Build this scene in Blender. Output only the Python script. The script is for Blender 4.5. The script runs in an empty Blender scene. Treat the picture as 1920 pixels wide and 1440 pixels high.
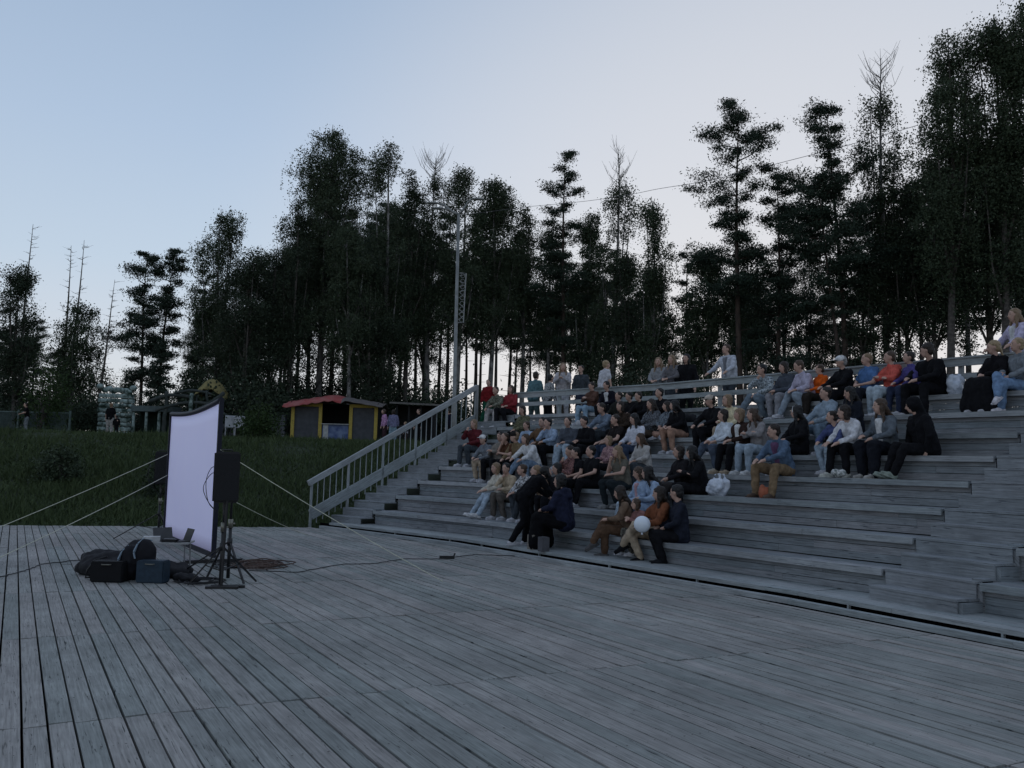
import bpy, bmesh, math, random
import numpy as np
from mathutils import Vector, Matrix
random.seed(7); RNG=np.random.default_rng(7)
S=bpy.context.scene; COL=S.collection
# ---------------------------------------------------------------- camera
F=1700.;CH=1.65
roll=math.atan(.0243); pitch=math.atan((872.6-720)*math.cos(roll)/F)
f=np.array([0,math.cos(pitch),math.sin(pitch)]);u0=np.array([0,-math.sin(pitch),math.cos(pitch)]);r0=np.array([1.,0,0])
Rt=math.cos(roll)*r0+math.sin(roll)*u0; Up=-math.sin(roll)*r0+math.cos(roll)*u0
cam=bpy.data.cameras.new('camera'); co=bpy.data.objects.new('camera',cam); COL.objects.link(co)
cam.sensor_width=36; cam.lens=F/1920*36; cam.clip_end=3000; cam.clip_start=.05
M=Matrix(((Rt[0],Up[0],-f[0],0),(Rt[1],Up[1],-f[1],0),(Rt[2],Up[2],-f[2],CH),(0,0,0,1)))
co.matrix_world=M; S.camera=co
def ray(x,y): return f+Rt*(x-960)/F-Up*(y-720)/F
def onz(x,y,z=0):
    v=ray(x,y); t=(z-CH)/v[2]; return Vector((v[0]*t,v[1]*t,z))
def aty(x,y,Y):
    v=ray(x,y); t=Y/v[1]; return Vector((v[0]*t,Y,CH+v[2]*t))
def proj(p):
    p=np.array(p,float)-np.array([0,0,CH]); d=p@f
    return 960+F*(p@Rt)/d, 720-F*(p@Up)/d
# ---------------------------------------------------------------- world, sun
SUN_AZ=math.radians(14)     # towards +X from +Y
SUN_EL=math.radians(1.0)
S.view_settings.view_transform='Standard'; S.view_settings.look='None'
S.view_settings.exposure=0; S.view_settings.gamma=1
w=bpy.data.worlds.new("World"); S.world=w; w.use_nodes=True
nt=w.node_tree; N=nt.nodes; L=nt.links; N.clear()
out=N.new('ShaderNodeOutputWorld'); bg=N.new('ShaderNodeBackground'); L.new(bg.outputs[0],out.inputs[0])
sky=N.new('ShaderNodeTexSky'); sky.sky_type='NISHITA'; sky.sun_disc=False; sky.sun_elevation=SUN_EL; sky.sun_rotation=SUN_AZ
tc=N.new('ShaderNodeTexCoord'); sep=N.new('ShaderNodeSeparateXYZ'); L.new(tc.outputs['Generated'],sep.inputs[0])
ramp=N.new('ShaderNodeValToRGB'); L.new(sep.outputs['Z'],ramp.inputs[0])
cr=ramp.color_ramp
def lin(r,g,b): return tuple((c/12.92 if c<=.04045 else ((c+.055)/1.055)**2.4) for c in (r/255,g/255,b/255))+(1,)
cr.elements[0].position=0; cr.elements[0].color=lin(228,224,217)
cr.elements[1].position=1; cr.elements[1].color=lin(150,160,180)
for p,c in ((.07,(216,221,226)),(.13,(206,216,228)),(.2,(193,210,228)),(.33,(177,197,222)),(.50,(158,180,208))):
    e=cr.elements.new(p); e.color=lin(*c)
# azimuth: brighter and warmer towards the set sun, dimmer away from it
vm=N.new('ShaderNodeVectorMath'); vm.operation='DOT_PRODUCT'; L.new(tc.outputs['Generated'],vm.inputs[0])
vm.inputs[1].default_value=(math.sin(SUN_AZ+.25),math.cos(SUN_AZ+.25),0)
mr=N.new('ShaderNodeMapRange'); L.new(vm.outputs['Value'],mr.inputs[0])
mr.inputs[1].default_value=-1; mr.inputs[2].default_value=1; mr.inputs[3].default_value=.86; mr.inputs[4].default_value=1.10
mul=N.new('ShaderNodeVectorMath'); mul.operation='SCALE'; L.new(ramp.outputs[0],mul.inputs[0]); L.new(mr.outputs[0],mul.inputs['Scale'])
gl=N.new('ShaderNodeVectorMath'); gl.operation='DOT_PRODUCT'; L.new(tc.outputs['Generated'],gl.inputs[0])
ga=SUN_AZ+.12; gl.inputs[1].default_value=(math.sin(ga)*.995,math.cos(ga)*.995,.08)
gm=N.new('ShaderNodeMapRange'); gm.interpolation_type='SMOOTHSTEP'; L.new(gl.outputs['Value'],gm.inputs[0])
gm.inputs[1].default_value=.74; gm.inputs[2].default_value=1.0; gm.inputs[3].default_value=0; gm.inputs[4].default_value=.62
mx=N.new('ShaderNodeMixRGB'); mx.blend_type='MIX'; L.new(gm.outputs[0],mx.inputs[0]); L.new(mul.outputs[0],mx.inputs[1]); mx.inputs[2].default_value=lin(242,237,234)
mx2=N.new('ShaderNodeMixRGB'); mx2.inputs[0].default_value=.06; L.new(mx.outputs[0],mx2.inputs[1])
sc=N.new('ShaderNodeVectorMath'); sc.operation='SCALE'; sc.inputs['Scale'].default_value=.12; L.new(sky.outputs[0],sc.inputs[0])
L.new(sc.outputs[0],mx2.inputs[2]); L.new(mx2.outputs[0],bg.inputs[0]); bg.inputs[1].default_value=1.0
sl=bpy.data.lights.new('sun','SUN'); sl.energy=.12; sl.angle=math.radians(12); sl.color=(1,.82,.66)
so=bpy.data.objects.new('sun',sl); COL.objects.link(so)
so.rotation_euler=Vector((-math.sin(SUN_AZ),-math.cos(SUN_AZ),-.07)).to_track_quat('-Z','Y').to_euler()
# ---------------------------------------------------------------- materials
MATS={}
def mat(name,col,rough=.8,kind=None,c2=None,scale=8,bump=0,metal=0,spec=.3,stretch=(1,1,1),emit=0,sub=0,obj=True,trans=0):
    if name in MATS: return MATS[name]
    m=bpy.data.materials.new(name); MATS[name]=m; m.use_nodes=True; t=m.node_tree; n=t.nodes; l=t.links
    b=n['Principled BSDF']; b.inputs['Roughness'].default_value=rough; b.inputs['Metallic'].default_value=metal
    b.inputs['Specular IOR Level'].default_value=spec
    tcn=n.new('ShaderNodeTexCoord'); mp=n.new('ShaderNodeMapping'); l.new(tcn.outputs['Object'],mp.inputs[0]); mp.inputs['Scale'].default_value=stretch
    no=n.new('ShaderNodeTexNoise'); no.inputs['Scale'].default_value=scale; no.inputs['Detail'].default_value=6; l.new(mp.outputs[0],no.inputs[0])
    mxx=n.new('ShaderNodeMixRGB'); r=n.new('ShaderNodeMapRange'); l.new(no.outputs[0],r.inputs[0]); r.inputs[1].default_value=.35; r.inputs[2].default_value=.65
    l.new(r.outputs[0],mxx.inputs[0])
    c2=c2 or tuple(c*.72 for c in col)
    mxx.inputs[1].default_value=(*col,1); mxx.inputs[2].default_value=(*c2,1); l.new(mxx.outputs[0],b.inputs['Base Color'])
    if bump:
        bp=n.new('ShaderNodeBump'); bp.inputs['Strength'].default_value=bump; bp.inputs['Distance'].default_value=.02; l.new(no.outputs[0],bp.inputs['Height']); l.new(bp.outputs[0],b.inputs['Normal'])
    return m
def woodmat(name,base,var,dark,stretchdir=None,rough=.75,spec=.3):
    """painted or weathered boards: colour differs per board (vertex colour 'tint'), grain runs along the board (uv)"""
    m=bpy.data.materials.new(name); MATS[name]=m; m.use_nodes=True; t=m.node_tree; n=t.nodes; l=t.links
    b=n['Principled BSDF']; b.inputs['Roughness'].default_value=rough; b.inputs['Specular IOR Level'].default_value=spec
    at=n.new('ShaderNodeAttribute'); at.attribute_name='tint'
    uv=n.new('ShaderNodeUVMap'); uv.uv_map='grain'
    mp=n.new('ShaderNodeMapping'); l.new(uv.outputs[0],mp.inputs[0]); mp.inputs['Scale'].default_value=(1.2,26,1)
    no=n.new('ShaderNodeTexNoise'); no.inputs['Scale'].default_value=2.2; no.inputs['Detail'].default_value=8; no.inputs['Distortion'].default_value=.6; l.new(mp.outputs[0],no.inputs[0])
    mp2=n.new('ShaderNodeMapping'); l.new(uv.outputs[0],mp2.inputs[0]); mp2.inputs['Scale'].default_value=(1,1.6,1)
    no2=n.new('ShaderNodeTexNoise'); no2.inputs['Scale'].default_value=3.1; no2.inputs['Detail'].default_value=7; no2.inputs['Roughness'].default_value=.65; l.new(mp2.outputs[0],no2.inputs[0])
    a=n.new('ShaderNodeMixRGB'); a.inputs[1].default_value=(*base,1); a.inputs[2].default_value=(*var,1); l.new(at.outputs['Fac'],a.inputs[0])
    # grain
    r1=n.new('ShaderNodeMapRange'); l.new(no.outputs[0],r1.inputs[0]); r1.inputs[1].default_value=.3; r1.inputs[2].default_value=.7; r1.inputs[3].default_value=.70; r1.inputs[4].default_value=1.18
    r2=n.new('ShaderNodeMapRange'); l.new(no2.outputs[0],r2.inputs[0]); r2.inputs[1].default_value=.3; r2.inputs[2].default_value=.72; r2.inputs[3].default_value=.80; r2.inputs[4].default_value=1.12
    m0=n.new('ShaderNodeMath'); m0.operation='MULTIPLY'; l.new(r1.outputs[0],m0.inputs[0]); l.new(r2.outputs[0],m0.inputs[1])
    tcs=n.new('ShaderNodeTexCoord'); ns=n.new('ShaderNodeTexNoise'); ns.inputs['Scale'].default_value=.55; ns.inputs['Detail'].default_value=5; ns.inputs['Roughness'].default_value=.6; l.new(tcs.outputs['Object'],ns.inputs[0])
    rs=n.new('ShaderNodeMapRange'); l.new(ns.outputs[0],rs.inputs[0]); rs.inputs[1].default_value=.35; rs.inputs[2].default_value=.65; rs.inputs[3].default_value=.82; rs.inputs[4].default_value=1.18
    m1=n.new('ShaderNodeMath'); m1.operation='MULTIPLY'; l.new(m0.outputs[0],m1.inputs[0]); l.new(rs.outputs[0],m1.inputs[1])
    s=n.new('ShaderNodeVectorMath'); s.operation='SCALE'; l.new(a.outputs[0],s.inputs[0]); l.new(m1.outputs[0],s.inputs['Scale'])
    # cracks and worn spots
    mp3=n.new('ShaderNodeMapping'); l.new(uv.outputs[0],mp3.inputs[0]); mp3.inputs['Scale'].default_value=(2.2,40,1)
    no3=n.new('ShaderNodeTexNoise'); no3.inputs['Scale'].default_value=1.3; no3.inputs['Detail'].default_value=10; no3.inputs['Distortion'].default_value=1.4; l.new(mp3.outputs[0],no3.inputs[0])
    r3=n.new('ShaderNodeMapRange'); l.new(no3.outputs[0],r3.inputs[0]); r3.inputs[1].default_value=.63; r3.inputs[2].default_value=.70
    mm=n.new('ShaderNodeMixRGB'); l.new(r3.outputs[0],mm.inputs[0]); l.new(s.outputs[0],mm.inputs[1]); mm.inputs[2].default_value=(*dark,1)
    l.new(mm.outputs[0],b.inputs['Base Color'])
    bp=n.new('ShaderNodeBump'); bp.inputs['Strength'].default_value=.35; bp.inputs['Distance'].default_value=.006; l.new(no.outputs[0],bp.inputs['Height'])
    bp2=n.new('ShaderNodeBump'); bp2.inputs['Strength'].default_value=.5; bp2.inputs['Distance'].default_value=-.01; l.new(r3.outputs[0],bp2.inputs['Height']); l.new(bp.outputs[0],bp2.inputs['Normal'])
    l.new(bp2.outputs[0],b.inputs['Normal'])
    return m
def leafmat(name,c1,c2):
    m=bpy.data.materials.new(name); MATS[name]=m; m.use_nodes=True; t=m.node_tree; n=t.nodes; l=t.links
    b=n['Principled BSDF']; b.inputs['Roughness'].default_value=.7; b.inputs['Specular IOR Level'].default_value=.15
    g=n.new('ShaderNodeNewGeometry'); x=n.new('ShaderNodeMixRGB'); l.new(g.outputs['Random Per Island'],x.inputs[0]); x.inputs[1].default_value=(*c1,1); x.inputs[2].default_value=(*c2,1)
    l.new(x.outputs[0],b.inputs['Base Color']); return m
DECK=woodmat('deck_boards',(.245,.262,.248),(.335,.315,.298),(.04,.045,.045))
BLUE=woodmat('painted_boards',(.215,.245,.262),(.275,.28,.292),(.06,.07,.085))
RAIL=woodmat('rail_paint',(.30,.335,.34),(.35,.365,.37),(.10,.11,.12))
LEAF=leafmat('birch_leaf',(.034,.050,.030),(.060,.080,.046))
LEAF2=leafmat('dark_leaf',(.026,.038,.025),(.044,.060,.036))
NEED=leafmat('pine_needle',(.024,.038,.027),(.040,.058,.040))
BARK=mat('pine_bark',(.07,.05,.04),.9,c2=(.035,.028,.024),scale=6,bump=.5,stretch=(1,1,.3))
BIRCHB=mat('birch_bark',(.26,.25,.24),.8,c2=(.04,.038,.036),scale=4,stretch=(1,1,.5),bump=.2)
GREYB=mat('dry_bark',(.13,.115,.105),.9,c2=(.05,.045,.04),scale=6)
BLK=mat('black_plastic',(.010,.010,.012),.55,scale=30,bump=.1,spec=.4)
BLKM=mat('black_steel',(.012,.012,.014),.4,scale=30,spec=.5)
SHADEM=mat('gap_shade',(.006,.006,.008),.95,spec=0)  # near-black colour standing in for shade in gaps and openings
# ---------------------------------------------------------------- helpers
def link(name,verts,faces,m,parent=None,smooth=False,mi=None):
    me=bpy.data.meshes.new(name); me.from_pydata([tuple(v) for v in verts],[],faces)
    ms=m if isinstance(m,(list,tuple)) else [m]
    for q in ms: me.materials.append(q)
    if mi is not None: me.polygons.foreach_set('material_index',mi)
    if smooth: me.polygons.foreach_set('use_smooth',[True]*len(me.polygons))
    me.update()
    o=bpy.data.objects.new(name,me); COL.objects.link(o)
    if parent: o.parent=parent
    return o
def tag(o,label=None,cat=None,group=None,kind=None):
    if label:o['label']=label
    if cat:o['category']=cat
    if group:o['group']=group
    if kind:o['kind']=kind
    return o
def empty(name,loc=(0,0,0),rz=0,label=None,cat=None,group=None):
    o=bpy.data.objects.new(name,None); COL.objects.link(o); o.location=loc; o.rotation_euler=(0,0,rz); o.empty_display_size=.2
    return tag(o,label,cat,group)
class MB:
    def __init__(s): s.v=[];s.f=[];s.uv=[];s.t=[]
    def add(s,vs,fs,uv=None,t=None):
        o=len(s.v); s.v+= [tuple(v) for v in vs]; s.f+=[tuple(i+o for i in q) for q in fs]
        if uv is not None: s.uv+=uv
        if t is not None: s.t+=[t]*len(vs)
    def box(s,c,ax,ay,az,t=None):
        """centre, three half-axis vectors; boards carry grain uv along ax"""
        c=Vector(c);ax=Vector(ax);ay=Vector(ay);az=Vector(az)
        vs=[c+sx*ax+sy*ay+sz*az for sz in(-1,1) for sy in(-1,1) for sx in(-1,1)]
        fs=[(0,2,3,1),(4,5,7,6),(0,1,5,4),(2,6,7,3),(0,4,6,2),(1,3,7,5)]
        la,lb,lc=ax.length,ay.length,az.length; ou,ov=random.uniform(0,50),random.uniform(0,50)
        P=[(sx*la,sy*lb,sz*lc) for sz in(-1,1) for sy in(-1,1) for sx in(-1,1)]
        uv=[]
        for q in fs:
            for i in q: uv.append((P[i][0]+ou,P[i][1]+P[i][2]+ov))
        s.add(vs,fs,uv,random.random() if t is None else t)
    def beam(s,a,b,w,h,up=(0,0,1),t=None):
        a=Vector(a);b=Vector(b);d=(b-a); x=d.normalized(); y=Vector(up).cross(x).normalized(); z=x.cross(y)
        s.box((a+b)/2,d/2,y*w/2,z*h/2,t)
    def tube(s,pts,r,n=8,cap=True):
        pts=[Vector(p) for p in pts]; rs=r if isinstance(r,(list,tuple)) else [r]*len(pts)
        vs=[];fs=[]
        for i,p in enumerate(pts):
            d=(pts[min(i+1,len(pts)-1)]-pts[max(i-1,0)]).normalized()
            a=d.orthogonal().normalized() if i==0 else (a-d*a.dot(d)).normalized()
            b=d.cross(a)
            for k in range(n):
                an=2*math.pi*k/n; vs.append(p+(a*math.cos(an)+b*math.sin(an))*rs[i])
        for i in range(len(pts)-1):
            for k in range(n): fs.append((i*n+k,i*n+(k+1)%n,(i+1)*n+(k+1)%n,(i+1)*n+k))
        if cap: fs.append(tuple(range(n))[::-1]); fs.append(tuple(range((len(pts)-1)*n,len(pts)*n)))
        s.add(vs,fs,[(0,0)]*sum(len(q) for q in fs),0.)
    def sphere(s,c,rx,ry=None,rz=None,n=10,m=7,Rm=None):
        ry=ry or rx; rz=rz or rx; vs=[];fs=[]
        c=Vector(c)
        for i in range(m+1):
            th=math.pi*i/m
            for k in range(n):
                ph=2*math.pi*k/n; p=Vector((rx*math.sin(th)*math.cos(ph),ry*math.sin(th)*math.sin(ph),rz*math.cos(th)))
                vs.append(c+(Rm@p if Rm else p))
        for i in range(m):
            for k in range(n): fs.append((i*n+k,(i+1)*n+k,(i+1)*n+(k+1)%n,i*n+(k+1)%n))
        s.add(vs,fs,[(0,0)]*4*len(fs),0.)
    def cap(s,a,b,ra,rb,n=9):
        """tapered limb with round ends"""
        a=Vector(a);b=Vector(b);d=b-a
        if d.length<1e-4: return s.sphere(a,max(ra,rb))
        x=d.normalized(); pts=[];rs=[]
        for k in range(0,3): an=math.pi/2*k/3+.12; pts.append(a-x*ra*math.cos(an)); rs.append(ra*math.sin(an))
        pts.append(a);rs.append(ra); pts.append(b);rs.append(rb)
        for k in range(2,-1,-1): an=math.pi/2*k/3+.12; pts.append(b+x*rb*math.cos(an)); rs.append(rb*math.sin(an))
        s.tube(pts,rs,n)
    def build(s,name,m,parent=None,smooth=False):
        o=link(name,s.v,s.f,m,parent,smooth); me=o.data
        if s.uv and len(s.uv)==len(me.loops):
            u=me.uv_layers.new(name='grain'); u.data.foreach_set('uv',[c for p in s.uv for c in p])
        if s.t and len(s.t)==len(me.vertices):
            a=me.attributes.new('tint','FLOAT','POINT'); a.data.foreach_set('value',s.t)
        return o
V=Vector
def smooth(P,k=6):
    P=[Vector(p) for p in P]; o=[]
    for i in range(len(P)-1):
        a,b,c,d=P[max(i-1,0)],P[i],P[i+1],P[min(i+2,len(P)-1)]
        for j in range(k):
            t=j/k; o.append(.5*((2*b)+(c-a)*t+(2*a-5*b+4*c-d)*t*t+(3*b-a-3*c+d)*t*t*t))
    o.append(P[-1]); return o
# ---------------------------------------------------------------- plan of the place
FL=V((-4.95,22.8,0)); J=V((-1.1,18.6,0)); K=V((3.55,11.6,0)); E=V((5.9,7.1,0))
LINE=[FL,J,K,E]
def seg(i): 
    a,b=LINE[i],LINE[i+1]; t=(b-a).normalized(); n=V((-t.y,t.x,0)); return a,b,t,n
SEG=[seg(i) for i in range(3)]
def mitre(i):
    """outward direction at polyline point i, scaled so that offset d keeps distance"""
    if i==0: return SEG[0][3]
    if i==3: return SEG[2][3]
    n1,n2=SEG[i-1][3],SEG[i][3]; m=(n1+n2).normalized(); return m/m.dot(n1)
MIT=[mitre(i) for i in range(4)]
def offp(i,d): return LINE[i]+MIT[i]*d
D1=.9;RUN=.665;Z1=.47;RISE=.37
def rowd(i): return D1+RUN*(i-1)
def rowz(i): return Z1+RISE*(i-1)
nA=SEG[0][3]; FAR=V((.9685,.249,0)); FN=V((-.249,.9685,0))
def sm(a,b,x):
    t=np.clip((x-a)/(b-a),0,1); return t*t*(3-2*t)
def ground(x,y):
    x=np.asarray(x,float);y=np.asarray(y,float)
    s=(x-FL.x)*FN.x+(y-FL.y)*FN.y
    zb=-.2+2.62*sm(-1,15.5,s)*1.0+.0195*np.clip(s-15,0,90)
    # behind the grandstand
    d=1e9*np.ones_like(x)
    dd=[(x-a.x)*n.x+(y-a.y)*n.y for a,b,t,n in SEG]
    d=np.maximum(np.maximum(dd[0],dd[1]),dd[2])
    d=np.where(x>8,np.maximum(d,dd[2]),d)
    zr=-.35+3.25*np.clip((d-.3)/6.6,0,1)+.0195*np.clip(d-10,0,90)
    zr=np.where(d<0,-.35,zr)
    wl=-((x-FL.x)*SEG[0][2].x+(y-FL.y)*SEG[0][2].y)   # >0 left of the stair
    k=sm(.1,2.5,wl)
    z=zr*(1-k)+zb*k
    z=np.where((s<-.3)&(wl>0),-.35,z)
    return z
def gz(x,y): return float(ground(x,y))
# ---------------------------------------------------------------- ground
def build_ground():
    xs=np.concatenate([np.linspace(-400,-60,12)[:-1],np.arange(-60,60,1.0),np.linspace(60,400,12)])
    ys=np.concatenate([np.linspace(-60,10,8)[:-1],np.arange(10,62,.8),np.linspace(62,140,30),np.linspace(150,900,14)])
    X,Y=np.meshgrid(xs,ys); Z=ground(X,Y)
    Z=Z+np.where(Z>0,.08*np.sin(X*.7+1.3*np.sin(Y*.4))*np.cos(Y*.55),0)*np.where((X<-7)|(Y>40),1,0)
    vs=np.stack([X,Y,Z],-1).reshape(-1,3); nx=len(xs); ny=len(ys)
    fs=[(j*nx+i,j*nx+i+1,(j+1)*nx+i+1,(j+1)*nx+i) for j in range(ny-1) for i in range(nx-1)]
    g=link('ground',vs,fs,mat('soil_grass',(.034,.048,.022),.95,c2=(.02,.028,.014),scale=1.5,bump=.3),smooth=True)
    tag(g,kind='structure')
build_ground()
# ---------------------------------------------------------------- deck
def build_deck():
    t=V((-.47749,.87864,0)); n=V((.87864,.47749,0)); wp=.1425
    poly=[V((-26,17.35,0)),V((-11.64,21.0,0)),V((-5.15,22.62,0)),FL+V((.1,-.1,0)),J,K,E,V((8.3,2.2,0)),V((8.3,-6,0)),V((-26,-6,0))]
    def clip_u(u0,u1):
        pass
    # clip each plank strip (convex polygon) by v-range: intersect line u=uc with polygon
    P=[(p.dot(n),p.dot(t)) for p in poly]
    def span(uc):
        vs=[]
        for i in range(len(P)):
            (a,b),(c,d)=P[i],P[(i+1)%len(P)]
            if (a-uc)*(c-uc)<0: vs.append(b+(d-b)*(uc-a)/(c-a))
        return (min(vs),max(vs)) if len(vs)>=2 else None
    mb=MB(); ks=range(-190,120)
    for k in ks:
        u0=k*wp+.139-wp; uc=u0+wp/2
        a0=span(u0+.01);a1=span(u0+wp-.01)
        if not a0 or not a1: continue
        lo0,hi0=a0;lo1,hi1=a1
        rr=random.Random(k); sh=rr.uniform(-.02,.02)
        cuts=[.35+3*j+sh*.6 for j in range(-9,14)]
        if rr.random()<.06: cuts=[c+1.5*(rr.random()<.4) for c in cuts]
        edges=[max(lo0,lo1)]+[c for c in cuts if c>max(lo0,lo1)+.15 and c<min(hi0,hi1)-.15]
        edges.append(None)
        g=.0055+.004*rr.random(); off=rr.uniform(-.0015,.0015)
        for j in range(len(edges)-1):
            vA=edges[j]+.0085; last=edges[j+1] is None
            z=rr.uniform(-.004,.004); tl=rr.uniform(-.005,.005)
            if last: e0,e1=hi0,hi1
            else: e0=e1=edges[j+1]-.0085
            s0,s1=(lo0,lo1) if j==0 else (vA,vA)
            ua=u0+g+off+rr.uniform(-.001,.001);ub=u0+wp-g+off+rr.uniform(-.001,.001)
            vs=[]
            for (uu,vv,zz) in ((ua,s0,z),(ub,s1,z+tl),(ub,e1,z+tl),(ua,e0,z)):
                p=n*uu+t*vv; vs.append((p.x,p.y,zz))
            for (x,y,zz) in list(vs): vs.append((x,y,zz-.035))
            # bevel-like top: inset
            fs=[(0,1,2,3),(4,7,6,5),(0,4,5,1),(1,5,6,2),(2,6,7,3),(3,7,4,0)]
            ou,ov=rr.uniform(0,80),rr.uniform(0,80)
            q=[(s0,0),(s1,wp),(e1,wp),(e0,0)]; q=q+q
            uv=[(q[i][0]+ou,q[i][1]+ov) for ff in fs for i in ff]
            mb.add(vs,fs,uv,rr.random())
    d=mb.build('deck',DECK); tag(d,kind='structure')
    nb=MB(); rr=random.Random(1)
    for k in range(-60,75):
        for q in range(3,17):
            v=.35+.6*q
            for du in (.035,.105):
                u=k*wp+.139-wp+du+rr.uniform(-.008,.008); vv=v+rr.uniform(-.015,.015)
                if rr.random()<.15: continue
                p=n*u+t*vv
                if p.y<2.2 or (p-K).dot(SEG[1][3])>-.4 or (p-K).dot(SEG[2][3])>-.4 or p.x<-9: continue
                r=rr.uniform(.004,.0075); nb.add([(p.x+r*math.cos(a),p.y+r*math.sin(a),.0085) for a in [i*math.pi/3 for i in range(6)]],[(0,1,2,3,4,5)])
    tag(nb.build('deck_nails',mat('rusty_nail',(.035,.028,.025),.7)),kind='structure')
    # near-black sheet, painting the shade under the boards
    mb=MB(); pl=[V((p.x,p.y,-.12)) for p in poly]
    mb.add(pl,[tuple(range(len(pl)))[::-1]]); o=mb.build('under_deck',SHADEM); tag(o,kind='structure')
    # edge board on the far side
    mb=MB(); mb.beam(poly[0]+V((0,0,-.10)),poly[1]+V((0,0,-.10)),.04,.16); mb.beam(poly[1]+V((0,0,-.10)),poly[2]+V((0,0,-.10)),.04,.16)
    o=mb.build('deck_edge',DECK); tag(o,kind='structure')
build_deck()
# ---------------------------------------------------------------- grandstand
GS=empty('grandstand',(0,0,0),0,'grey-blue painted wooden tiered grandstand curving round the open stage','grandstand')
STW=1.42     # stair width at the left end (along segment A)
AI0=-.02     # aisle starts just past K on segment C
AW=1.98
def boards(mb,p,q,up,n,count,w,th,gap=.006):
    pass
NOSE=woodmat('worn_nosing',(.27,.30,.31),(.35,.36,.37),(.08,.09,.10))
def along(i,s0,s1):   # kept for clarity
    a,b,t,n=SEG[i]; return a+t*s0,a+t*s1
def rowline(d):
    """points of the row front line at offset d, from the left stair to the aisle, then past it"""
    a,b,t,n=SEG[0]
    p0=a+t*STW+n*d; p1=offp(1,d)
    tB=SEG[1][2];nB=SEG[1][3]
    p2=K+nB*d+tB*.70                 # row ends on the line square to segment B at K
    return p0,p1,p2
TT=SEG[2][2];TN=SEG[2][3]
NB=SEG[1][3]
RB=K+TT*AW                            # right side of the aisle on the front line
def rowright(d):
    a=RB+TN*d; b=RB+TN*d+TT*(4.5-.1*d); return a,b
def quadbox(mb,a,b,n,w,z0,z1,t=None,sub=None):
    """board whose front top edge runs a-b, reaching w back along n, between heights z0,z1"""
    a=V((a.x,a.y,0));b=V((b.x,b.y,0)); L_=(b-a).length; x=(b-a).normalized()
    cuts=[0]; 
    step=sub or 3.1; c=random.uniform(.4,1)*step
    while c<L_-.3: cuts.append(c); c+=step*random.uniform(.85,1.1)
    cuts.append(L_)
    for i in range(len(cuts)-1):
        p=a+x*(cuts[i]+.002);q=a+x*(cuts[i+1]-.002); j=random.uniform(-.003,.003)
        m=(p+q)/2+n*(w/2+j)+V((0,0,(z0+z1)/2+random.uniform(-.002,.002)))
        mb.box(m,(q-p)/2,n*w/2,V((0,0,(z1-z0)/2)),t)
NR=8
for i in range(1,NR+1):
    d=rowd(i); z=rowz(i); dn=rowd(i+1) if i<NR else d+.45
    row=tag(bpy.data.objects.new('bench_row',None)); COL.objects.link(row); row.parent=GS
    p0,p1,p2=rowline(d); r0_,r1_=rowright(d)
    for (a,b,nn) in ((p0,p1,SEG[0][3]),(p1,p2,SEG[1][3]),(r0_,r1_,TN)):
        seat=MB(); ris=MB(); nose=MB()
        quadbox(nose,a,b,nn,.042,z-.085,z,sub=4.2)                # nosing board
        k=4; ww=(dn-d+.02-.042-.03)/k
        for c in range(k): quadbox(seat,a+nn*(.045+c*(ww+.006)),b+nn*(.045+c*(ww+.006)),nn,ww,z-.036,z-.003)
        # riser boards, set back under the nosing
        zb=rowz(i-1) if i>1 else .14
        h=(z-.05-zb)/3
        for c in range(3): quadbox(ris,a+nn*(.075+.002*(c%2)),b+nn*(.075+.002*(c%2)),nn,.022,zb+c*h+.004,zb+(c+1)*h-.002)
        seat.build('bench_top',BLUE,row); ris.build('riser',BLUE,row); nose.build('nosing',NOSE,row)
    for (a,nn,tt,sg) in ((p0,SEG[0][3],SEG[0][2],1),(p2,SEG[1][3],SEG[1][2],-1),(r0_,TN,TT,1)):
        e=MB(); zb=rowz(i-1) if i>1 else .14
        c=a+nn*(.10+(RUN-.1)/2)+tt*sg*.03
        e.box(V((c.x,c.y,(zb-.1+z-.05)/2)),nn*((RUN-.12)/2),tt*.012,V((0,0,(z-.04-zb+.1)/2)))
        e.build('end_panel',BLUE,row)
# front platform and its kerb
pf=MB(); kb=MB(); sup=MB()
for si in range(3):
    a,b,t,n=SEG[si]; d0=.16
    pa=offp(si,d0) if si else a+t*.65+n*d0; pb=offp(si+1,d0) if si<2 else b+n*d0
    quadbox(pf,pa,pb,n,.11,.092,.145,sub=3.0)
    for c in range(5): quadbox(pf,pa+n*(.116+c*.146),pb+n*(.116+c*.146),n,.14,.108,.139)
    ka=offp(si,-.03) if si else a+t*.45; kb_=offp(si+1,-.03) if si<2 else b
    quadbox(kb,ka,kb_,n,.10,.002,.066,sub=3.4)
    L_=(pb-pa).length; c=0.8
    while c<L_: 
        q=pa+(pb-pa)*(c/L_)+n*.02; sup.box(q+V((0,0,.05)),t*.012,n*.02,V((0,0,.05))); c+=1.95
pf.build('front_platform',RAIL,GS); kb.build('kerb_beam',RAIL,GS); sup.build('support_block',RAIL,GS)
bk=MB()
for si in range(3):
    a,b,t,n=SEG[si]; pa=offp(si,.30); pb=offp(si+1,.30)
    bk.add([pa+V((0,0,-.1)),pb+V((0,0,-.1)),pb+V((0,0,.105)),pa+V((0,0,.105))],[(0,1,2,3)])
bk.build('under_shade_sheet',SHADEM,GS)  # added black sheet, paints the shade in the slot below the platform
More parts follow.
